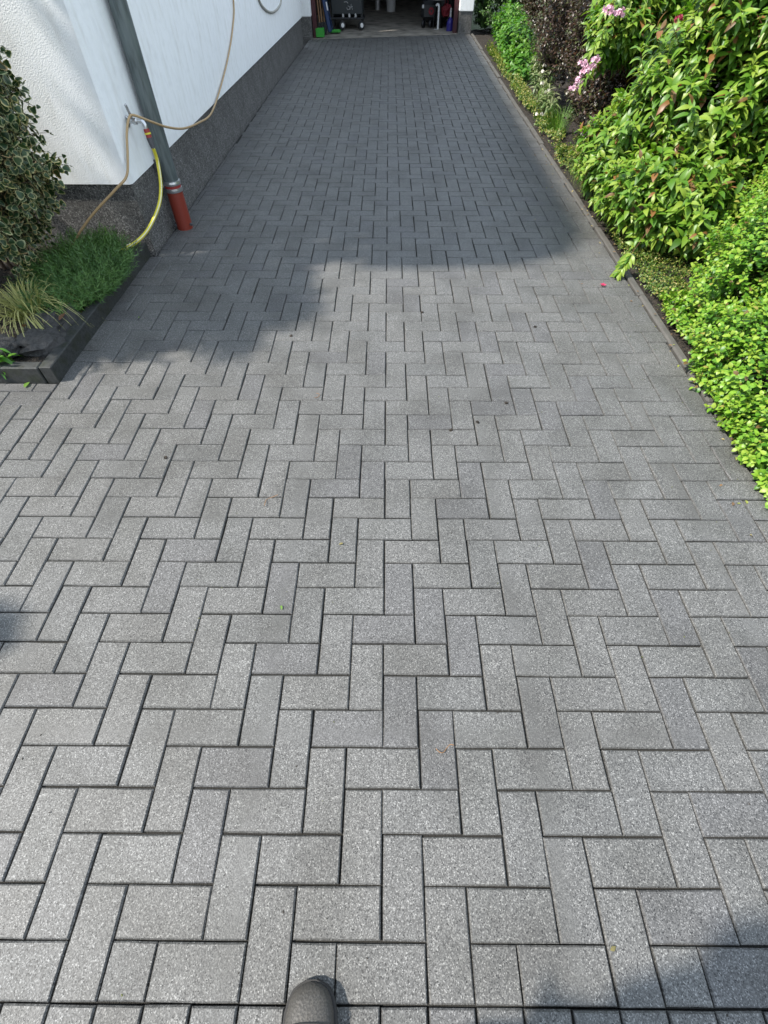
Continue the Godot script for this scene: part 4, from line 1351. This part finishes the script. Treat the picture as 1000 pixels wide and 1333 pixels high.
	# black equipment, stool and bottle on the right
	var q := thing("golf_bag", "black lumpy bag of gear on the right of the garage floor", "bag", V(0.92, fy, 13.55))
	part("body", box(Vector3(0.50, 0.75, 0.36), 0.08, Vector3(0.0, 0.44, 0)), M.black_plastic, q)
	part("pocket", box(Vector3(0.3, 0.26, 0.12), 0.05, Vector3(-0.14, 0.24, 0.2)), M.black_plastic, q)
	for x in [-0.24, -0.10, 0.10]:
		part("wheel", lathe([Vector2(0.0, -0.02), Vector2(0.055, -0.02), Vector2(0.06, 0.0), Vector2(0.055, 0.02), Vector2(0.0, 0.02)], 14, Vector3.ZERO, out), M.black_plastic, q, Transform3D(Basis(Vector3.UP, 1.1), Vector3(x, 0.06, 0.22)))
	part("reel", lathe([Vector2(0.02, -0.01), Vector2(0.05, -0.012), Vector2(0.055, 0.0), Vector2(0.05, 0.012), Vector2(0.02, 0.01)], 16, Vector3.ZERO, out), M.red_cloth, q, Transform3D(Basis.IDENTITY, Vector3(-0.10, 0.24, 0.27)))
	part("buckle", box(Vector3(0.04, 0.05, 0.01), 0.004, Vector3(-0.26, 0.30, 0.25)), M.pale_plastic, q)
	var s := thing("round_stool", "round grey stool top on a bent steel tube", "stool", V(0.925, fy, 13.15))
	part("seat", lathe([Vector2(0.0, 0.385), Vector2(0.09, 0.39), Vector2(0.13, 0.41), Vector2(0.13, 0.43), Vector2(0.1, 0.445), Vector2(0.0, 0.45)], 24), M.slate_plastic, s)
	part("seat_rim", lathe([Vector2(0.127, 0.398), Vector2(0.137, 0.408), Vector2(0.137, 0.425), Vector2(0.127, 0.434)], 24), M.dull_steel, s)
	part("tube", tube(smooth_path([Vector3(-0.03, 0.33, 0.06), Vector3(0.0, 0.345, 0.07), Vector3(0.022, 0.315, 0.075), Vector3(0.024, 0.16, 0.08), Vector3(0.024, 0.012, 0.085)], 5), 0.018, 10), M.white_paint, s)
	part("foot", box(Vector3(0.10, 0.02, 0.03), 0.006, Vector3(-0.005, 0.011, 0.085)), M.dull_steel, s)
	part("leg", tube([Vector3(-0.02, 0.39, -0.05), Vector3(-0.06, 0.0, -0.12)], 0.014, 8), M.black_plastic, s)
	part("leg", tube([Vector3(0.05, 0.39, -0.05), Vector3(0.10, 0.0, -0.12)], 0.014, 8), M.black_plastic, s)
	var bo := thing("spray_bottle", "blue bottle with a pale neck by the right door frame", "bottle", V(1.155, 0.02, 12.80))
	part("body", lathe([Vector2(0.0, 0.0), Vector2(0.062, 0.0), Vector2(0.065, 0.02), Vector2(0.063, 0.12), Vector2(0.045, 0.16), Vector2(0.018, 0.19), Vector2(0.0, 0.19)], 18), M.indigo_plastic, bo)
	part("neck", lathe([Vector2(0.0, 0.188), Vector2(0.018, 0.188), Vector2(0.02, 0.26), Vector2(0.014, 0.27), Vector2(0.014, 0.31), Vector2(0.0, 0.31)], 14), M.pale_plastic, bo)
	var rb := thing("red_bag", "red cloth bag hanging between stool and right door frame", "bag", V(1.10, 0.0, 13.25))
	part("body", blob(15, 0.08, 1.1, 0.3), M.red_cloth, rb, Transform3D(Basis.IDENTITY, Vector3(0, 0.26, 0)))
	part("strap", tube([Vector3(-0.03, 0.33, 0), Vector3(0.0, 0.6, -0.05), Vector3(0.03, 0.33, 0)], 0.006, 6), M.red_cloth, rb)

# ------------------------------------------------------------------ bits lying on the paving
func make_litter() -> void:
	var xfs: Array = []
	var cols: Array = []
	for i in 700:
		var x := rng.randf_range(-1.55, 1.5)
		if rng.randf() < 0.4:
			x = 1.5 - absf(rng.randfn()) * 0.12
		var d := rng.randf_range(-0.2, 6.0)
		xfs.append(Transform3D(Basis(Vector3.UP, rng.randf() * TAU) * Basis.from_scale(Vector3(1, 0.7, 0.8) * rng.randf_range(0.4, 1.5)), V(x, 0.001, d)))
		cols.append(Color(0.03, 0.025, 0.02) if rng.randf() < 0.7 else Color(0.09, 0.10, 0.03))
	var lx: Array = []
	var lc: Array = []
	for i in 240:
		var x := 1.50 + rng.randf_range(-0.03, 0.22) if rng.randf() < 0.86 else 1.48 - absf(rng.randfn()) * 0.15
		var d := rng.randf_range(0.9, 6.5)
		var k := rng.randf_range(0.008, 0.024)
		lx.append(Transform3D(Basis(Vector3.UP, rng.randf() * TAU) * Basis(Vector3.RIGHT, -PI / 2 + rng.randf_range(-0.3, 0.5)) * Basis.from_scale(Vector3.ONE * k), V(x, 0.012 if x > 1.5 else 0.004, d)))
		lc.append([Color(0.20, 0.11, 0.045), Color(0.34, 0.27, 0.11), Color(0.12, 0.07, 0.035), Color(0.22, 0.24, 0.05)][rng.randi() % 4])
	var fallen := scatter("leaf_litter", leaf_mesh(0.5, 0.4, 0.3, 3, Color.WHITE), M.dry_leaf, lx, lc, self)
	fallen.set_meta("label", "brown and yellow leaf scraps gathered along the kerb of the bed")
	fallen.set_meta("category", "leaf litter")
	var grit := scatter("debris", blob(77, 0.0016, 0.6, 0.5), M.dry_leaf, xfs, cols, self)
	grit.set_meta("label", "fine dark grit and moss crumbs strewn over the paving")
	grit.set_meta("category", "grit")
	var pm := floret(5, Color(0.4, 0.01, 0.06), Color(0.5, 0.04, 0.12), 0.5)
	var p := single("fallen_flower", pm, M.petal, "fallen crimson flower on the paving near the hanging shoot", "flower", V(1.325, 0.004, 2.92))
	p.basis = Basis.from_scale(Vector3.ONE * 0.02)
	var lm := leaf_mesh(0.45, 0.3, 0.2, 4, Color(0.13, 0.24, 0.04))
	var dry := leaf_mesh(0.5, 0.3, 0.4, 4, Color(0.20, 0.17, 0.07))
	var n := 0
	for q in [[-1.745, 1.885, 0.05, "green leaf scrap on the paving before the front border board"], [-0.155, 0.985, 0.018, "tiny green leaf scrap mid-drive on a joint"], [-0.345, 0.735, 0.018, "tiny yellow-green leaf scrap left of the drive centre"], [0.50, -0.10, 0.018, "yellow-green moss scrap near the bottom frame edge"], [-1.40, 2.52, 0.02, "small dry leaf scrap beside the side border board"]]:
		var o := single("leaf_scrap", lm if n % 2 == 0 else dry, M.leaf, q[3], "leaf scrap", V(q[0], 0.006, q[1]))
		o.basis = Basis(Vector3.UP, n * 1.7) * Basis(Vector3.RIGHT, -PI / 2 + 0.15) * Basis.from_scale(Vector3.ONE * q[2])
		n += 1
	n = 0
	for q in [[0.165, 0.305, 0.05, "dry curled grass sprig lying on a joint in front of the shoe"], [-0.455, 1.19, 0.07, "thin dry stalk on the paving left of the drive centre"], [-0.33, 1.83, 0.03, "small dark twig on the paving mid-drive"]]:
		var pts: Array = []
		for k in 6:
			pts.append(Vector3((k / 5.0 - 0.5) * q[2], 0.004 + 0.006 * sin(k * 1.3 + n), 0.012 * sin(k * 1.1 + n * 2.0)))
		single("twig", tube(smooth_path(pts, 3), 0.0012, 5), M.handle_wood, q[3], "twig", V(q[0], 0.002, q[1]), n * 0.9)
		n += 1
	var dots := [[0.20, 2.60], [0.285, 1.60], [-0.93, 1.42], [0.82, 2.45], [-0.52, 2.35], [0.41, 1.655], [0.56, 1.79]]
	var where := ["in the middle of the drive near the shade line", "left of the centre joint line below the shade", "near the left edge of the drive", "towards the kerb below the fallen flower", "just below the shade edge", "on the drive centre beside a long joint", "right of the drive centre"]
	for k in dots.size():
		single("soil_crumb", blob(40 + k, 0.007, 0.6, 0.5), M.soil, "small dark crumb of soil lying " + where[k], "crumb", V(dots[k][0], 0.003, dots[k][1]), k)

# ------------------------------------------------------------------ the person who stands at the bottom of the frame
# bones: [a, b, radius at a, radius at b]; the surface of their smooth union as a mesh (surface nets)
func skin_mesh(st: SurfaceTool, bones: Array, cell: float, blend: float) -> void:
	var lo := Vector3.INF
	var hi := -Vector3.INF
	for b in bones:
		var m: float = maxf(b[2], b[3]) + cell * 3.0 + blend
		for p in [b[0], b[1]]:
			lo = lo.min(p - Vector3.ONE * m)
			hi = hi.max(p + Vector3.ONE * m)
	var nx := int((hi.x - lo.x) / cell) + 2
	var ny := int((hi.y - lo.y) / cell) + 2
	var nz := int((hi.z - lo.z) / cell) + 2
	var f := PackedFloat32Array()
	f.resize(nx * ny * nz)
	f.fill(1.0)
	for b in bones:
		var pa: Vector3 = b[0]
		var ab: Vector3 = b[1] - pa
		var l2 := maxf(ab.length_squared(), 1e-9)
		var m: float = maxf(b[2], b[3]) + cell * 2.5 + blend
		var l: Vector3 = ((b[0].min(b[1]) - Vector3.ONE * m - lo) / cell).max(Vector3.ZERO)
		var h: Vector3 = (b[0].max(b[1]) + Vector3.ONE * m - lo) / cell
		for i in range(int(l.x), mini(int(h.x) + 1, nx)):
			for j in range(int(l.y), mini(int(h.y) + 1, ny)):
				for k in range(int(l.z), mini(int(h.z) + 1, nz)):
					var p := lo + Vector3(i, j, k) * cell
					var t := clampf((p - pa).dot(ab) / l2, 0.0, 1.0)
					var d: float = p.distance_to(pa + ab * t) - lerpf(b[2], b[3], t)
					var at := (i * ny + j) * nz + k
					var g := f[at]
					var q := clampf(0.5 + 0.5 * (g - d) / blend, 0.0, 1.0)
					f[at] = lerpf(g, d, q) - blend * q * (1.0 - q)
	var verts := {}
	var grad := {}
	var dx := ny * nz
	for i in nx - 1:
		for j in ny - 1:
			for k in nz - 1:
				var at := (i * ny + j) * nz + k
				var v := [f[at], f[at + 1], f[at + nz], f[at + nz + 1], f[at + dx], f[at + dx + 1], f[at + dx + nz], f[at + dx + nz + 1]]
				var neg := 0
				for q in v:
					if q < 0.0:
						neg += 1
				if neg == 0 or neg == 8:
					continue
				var sum := Vector3.ZERO
				var cnt := 0
				for e in [[0, 1], [2, 3], [4, 5], [6, 7], [0, 2], [1, 3], [4, 6], [5, 7], [0, 4], [1, 5], [2, 6], [3, 7]]:
					var a: float = v[e[0]]
					var b: float = v[e[1]]
					if (a < 0.0) != (b < 0.0):
						var t := a / (a - b)
						var p0 := Vector3(e[0] >> 2, (e[0] >> 1) & 1, e[0] & 1)
						var p1 := Vector3(e[1] >> 2, (e[1] >> 1) & 1, e[1] & 1)
						sum += p0.lerp(p1, t)
						cnt += 1
				verts[at] = lo + (Vector3(i, j, k) + sum / cnt) * cell
				grad[at] = Vector3(v[4] + v[5] + v[6] + v[7] - v[0] - v[1] - v[2] - v[3], v[2] + v[3] + v[6] + v[7] - v[0] - v[1] - v[4] - v[5], v[1] + v[3] + v[5] + v[7] - v[0] - v[2] - v[4] - v[6]).normalized()
	for at in verts:
		for q in [[dx, nz, 1], [nz, dx, 1], [1, dx, nz]]:
			var far: int = at + q[0]
			if far >= f.size() or (f[at] < 0.0) == (f[far] < 0.0):
				continue
			var c := [at, at - q[1], at - q[1] - q[2], at - q[2]]
			if verts.has(c[1]) and verts.has(c[2]) and verts.has(c[3]):
				tri_n(st, verts[c[0]], verts[c[1]], verts[c[2]], grad[c[0]], grad[c[1]], grad[c[2]])
				tri_n(st, verts[c[0]], verts[c[2]], verts[c[3]], grad[c[0]], grad[c[2]], grad[c[3]])

func shoe_mesh(sole: bool) -> ArrayMesh:
	# toe towards -z at z = 0, heel at z = 0.29
	var st := begin()
	var rows: Array = []
	var zs := [0.0, 0.004, 0.012, 0.026, 0.045, 0.07, 0.10, 0.135, 0.165, 0.20, 0.235, 0.265, 0.283, 0.29]
	var ws := [0.004, 0.020, 0.034, 0.043, 0.0485, 0.051, 0.0515, 0.049, 0.045, 0.041, 0.040, 0.036, 0.026, 0.006]
	var hs := [0.026, 0.037, 0.046, 0.053, 0.058, 0.062, 0.069, 0.085, 0.105, 0.115, 0.118, 0.115, 0.108, 0.09]
	var n := 20
	for i in zs.size():
		var ring: Array = []
		var w: float = ws[i] + (0.0055 if sole else 0.0)
		for k in n + 1:
			var a := PI * k / n
			var x: float
			var y: float
			if sole:
				x = w * (1.0 if k > n / 2 else -1.0) if k != 0 and k != n else 0.0
				x = -w * cos(a)
				y = 0.021 if k > 0 and k < n else 0.0
			else:
				x = -w * signf(cos(a)) * pow(absf(cos(a)), 0.8)
				y = 0.018 + (hs[i] - 0.018) * pow(maxf(sin(a), 0.0), 0.75)
				if zs[i] > 0.068 and zs[i] < 0.075:
					y += 0.0
			ring.append(Vector3(x, y, zs[i] - (0.003 if sole and i == 0 else 0.0)))
		rows.append(ring)
	for i in zs.size() - 1:
		for k in n:
			var c := (rows[i][k] + rows[i][k + 1] + rows[i + 1][k] + rows[i + 1][k + 1]) as Vector3
			c *= 0.25
			var o := Vector3(c.x, (c.y - 0.02) * 1.0, (0.05 - c.z) * -0.4 if i < 4 else 0.0)
			st.set_smooth_group(0)
			for p in ([rows[i][k], rows[i][k + 1], rows[i + 1][k + 1], rows[i][k], rows[i + 1][k + 1], rows[i + 1][k]]):
				st.add_vertex(p)
	st.index()
	st.generate_normals()
	return st.commit()

func hand_bones(wrist: Vector3, palm_dir: Vector3, across: Vector3, curl_to: Vector3) -> Array:
	var out: Array = []
	var k0 := wrist + palm_dir * 0.085
	for i in 4:
		var off := across * (0.028 - 0.019 * i)
		out.append([wrist + off * 0.5, k0 + off, 0.016, 0.0115])
		var l: float = [0.036, 0.042, 0.039, 0.030][i]
		var a := k0 + off
		var b := a + (palm_dir * 0.8 + curl_to * 0.5).normalized() * l
		var c := b + (palm_dir * 0.1 + curl_to).normalized() * l * 0.75
		var d := c + (curl_to - palm_dir * 0.5).normalized() * l * 0.55
		out.append_array([[a, b, 0.0095, 0.0088], [b, c, 0.0088, 0.0082], [c, d, 0.0082, 0.0072]])
	var ta := wrist + palm_dir * 0.03 + across * 0.032
	var tb := ta + (palm_dir * 0.5 + across * 0.8 + curl_to * 0.3).normalized() * 0.042
	var tc := tb + (palm_dir * 0.9 + curl_to * 0.5).normalized() * 0.032
	out.append_array([[wrist + across * 0.01, ta, 0.017, 0.013], [ta, tb, 0.013, 0.0105], [tb, tc, 0.0105, 0.008]])
	return out

func make_person() -> void:
	var bx := 0.0
	var bd := -0.44
	var who := thing("person", "person in a dark work shoe standing at the bottom of the frame", "person", V(bx, 0, bd))
	var at := func(x: float, h: float, d: float) -> Vector3: return Vector3(x - bx, h, -(d - bd))
	var hipl: Vector3 = at.call(-0.15, 0.90, bd + 0.0)
	var hipr: Vector3 = at.call(0.03, 0.90, bd)
	var kneel: Vector3 = at.call(-0.155, 0.49, bd + 0.06)
	var kneer: Vector3 = at.call(0.06, 0.49, bd - 0.02)
	var ankl: Vector3 = at.call(-0.15, 0.09, -0.39)
	var ankr: Vector3 = at.call(0.08, 0.09, -0.60)
	var shl: Vector3 = at.call(-0.24, 1.42, bd + 0.02)
	var shr: Vector3 = at.call(0.12, 1.42, bd + 0.02)
	var ell: Vector3 = at.call(-0.31, 1.13, bd - 0.03)
	var elr: Vector3 = at.call(0.18, 1.16, bd + 0.14)
	var wrl: Vector3 = at.call(-0.30, 0.89, bd + 0.06)
	var wrr: Vector3 = at.call(0.12, 1.375, -0.145)
	var chest: Vector3 = at.call(-0.06, 1.28, bd)
	var waist: Vector3 = at.call(-0.06, 1.02, bd)
	var neck: Vector3 = at.call(-0.06, 1.47, bd + 0.02)
	var skull: Vector3 = at.call(-0.06, 1.645, bd + 0.06)
	var trunk := func(g: float) -> Array: return [[shl.lerp(shr, 0.16), shl.lerp(shr, 0.84), 0.085 + g, 0.085 + g], [shl.lerp(shr, 0.3) + Vector3(0, -0.13, 0), shl.lerp(shr, 0.7) + Vector3(0, -0.13, 0), 0.115 + g, 0.115 + g], [waist + Vector3(-0.06, 0, 0), waist + Vector3(0.06, 0, 0), 0.10 + g, 0.10 + g], [hipl + Vector3(0.02, 0.03, 0), hipr + Vector3(-0.02, 0.03, 0), 0.105 + g, 0.105 + g], [chest, waist, 0.11 + g, 0.105 + g]]
	var arms := func(g: float) -> Array: return [[shl, ell, 0.055 + g, 0.042 + g], [ell, wrl, 0.042 + g, 0.029 + g], [shr, elr, 0.055 + g, 0.042 + g], [elr, wrr, 0.042 + g, 0.029 + g]]
	var legs := func(g: float) -> Array: return [[hipl, kneel, 0.085 + g, 0.056 + g], [kneel, ankl, 0.056 + g, 0.040 + g], [hipr, kneer, 0.085 + g, 0.056 + g], [kneer, ankr, 0.056 + g, 0.040 + g]]
	var st := begin()
	var body: Array = [[neck + Vector3(0, -0.06, 0), neck.lerp(skull, 0.5), 0.058, 0.052]]
	body.append_array(trunk.call(0.0))
	body.append_array(arms.call(0.0))
	body.append_array(legs.call(0.0))
	skin_mesh(st, body, 0.02, 0.03)
	# head with brow, nose, chin and ears, looking down at the phone
	var fwd := Vector3(0, -0.35, -0.94)
	var up := Vector3(0, 0.94, -0.35)
	var hd: Array = [[neck.lerp(skull, 0.35), skull - up * 0.03, 0.050, 0.062], [skull + up * 0.03 + fwd * -0.02, skull + up * 0.03 + fwd * 0.02, 0.078, 0.076], [skull - up * 0.03, skull - up * 0.055 + fwd * 0.05, 0.060, 0.040], [skull - up * 0.085 + fwd * 0.055, skull - up * 0.09 + fwd * 0.062, 0.024, 0.022], [skull + up * 0.012 + fwd * 0.088, skull - up * 0.022 + fwd * 0.106, 0.009, 0.014], [skull - up * 0.052 + fwd * 0.082 + Vector3(-0.016, 0, 0), skull - up * 0.052 + fwd * 0.082 + Vector3(0.016, 0, 0), 0.010, 0.010]]
	for s in [-1.0, 1.0]:
		hd.append([skull + Vector3(s * 0.074, 0, 0) + up * 0.012, skull + Vector3(s * 0.078, 0, 0) - up * 0.02, 0.014, 0.010])
	skin_mesh(st, hd, 0.006, 0.012)
	for q in [[wrl, Vector3(0.0, -1.0, -0.12), Vector3(0.1, 0.0, -1.0), Vector3(0.9, -0.3, 0.0)], [wrr, Vector3(-0.15, 0.25, -0.95), Vector3(-0.3, 0.95, 0.1), Vector3(-0.95, 0.0, 0.2)]]:
		skin_mesh(st, hand_bones(q[0], q[1].normalized() * 0.8, q[2].normalized(), q[3].normalized()), 0.005, 0.006)
	part("body", st.commit(), M.skin, who)
	for s in [-1.0, 1.0]:
		part("eye", lathe([Vector2(0.0, -0.011), Vector2(0.008, -0.008), Vector2(0.011, 0.0), Vector2(0.008, 0.008), Vector2(0.0, 0.011)], 10), M.eye_white, who, Transform3D(Basis.IDENTITY, skull + up * 0.012 + fwd * 0.075 + Vector3(s * 0.031, 0, 0)))
	st = begin()
	skin_mesh(st, [[skull + up * 0.055 - fwd * 0.03, skull + up * 0.055 + fwd * 0.01, 0.074, 0.070], [skull + up * 0.03 - fwd * 0.045, skull - up * 0.02 - fwd * 0.04, 0.066, 0.05]], 0.012, 0.02)
	part("hair", st.commit(), M.hair, who)
	st = begin()
	var lg: Array = legs.call(0.016)
	lg.append([hipl + Vector3(0.02, 0.04, 0), hipr + Vector3(-0.02, 0.04, 0), 0.122, 0.122])
	skin_mesh(st, lg, 0.02, 0.03)
	part("trousers", st.commit(), M.denim, who)
	st = begin()
	var jk: Array = trunk.call(0.022)
	jk.append_array(arms.call(0.016))
	skin_mesh(st, jk, 0.02, 0.03)
	part("jacket", st.commit(), M.jacket_cloth, who)
	for q in [[-0.152, -0.152, 0.03], [0.085, -0.37, -0.12]]:
		var xf := Transform3D(Basis(Vector3.UP, q[2]), at.call(q[0], 0.002, q[1]))
		var sh := part("shoe", shoe_mesh(false), M.leather, who, xf)
		part("sole", shoe_mesh(true), M.rubber_sole, sh)
		var stitch := begin()
		var pts: Array = []
		for k in 13:
			var a := PI * k / 12.0
			pts.append(Vector3(-0.0515 * signf(cos(a)) * pow(absf(cos(a)), 0.8), 0.018 + 0.0455 * pow(sin(a), 0.75) + 0.0004, 0.073 - 0.018 * sin(a)))
		add_tube(stitch, smooth_path(pts, 2), 0.0012, 5, false)
		part("seam", stitch.commit(), M.rubber_sole, sh)
	part("phone", box(Vector3(0.075, 0.15, 0.008), 0.003, at.call(0.0, 1.408, -0.055), Basis(Vector3.RIGHT, -PITCH)), M.black_plastic, who)

func _ready() -> void:
	rng.seed = 4242
	make_materials()
	make_camera_and_light()
	make_ground()
	make_house()
	make_wall_fittings()
	make_planter()
	make_garage_things()
	make_left_plants()
	make_right_plants()
	make_litter()
	make_person()
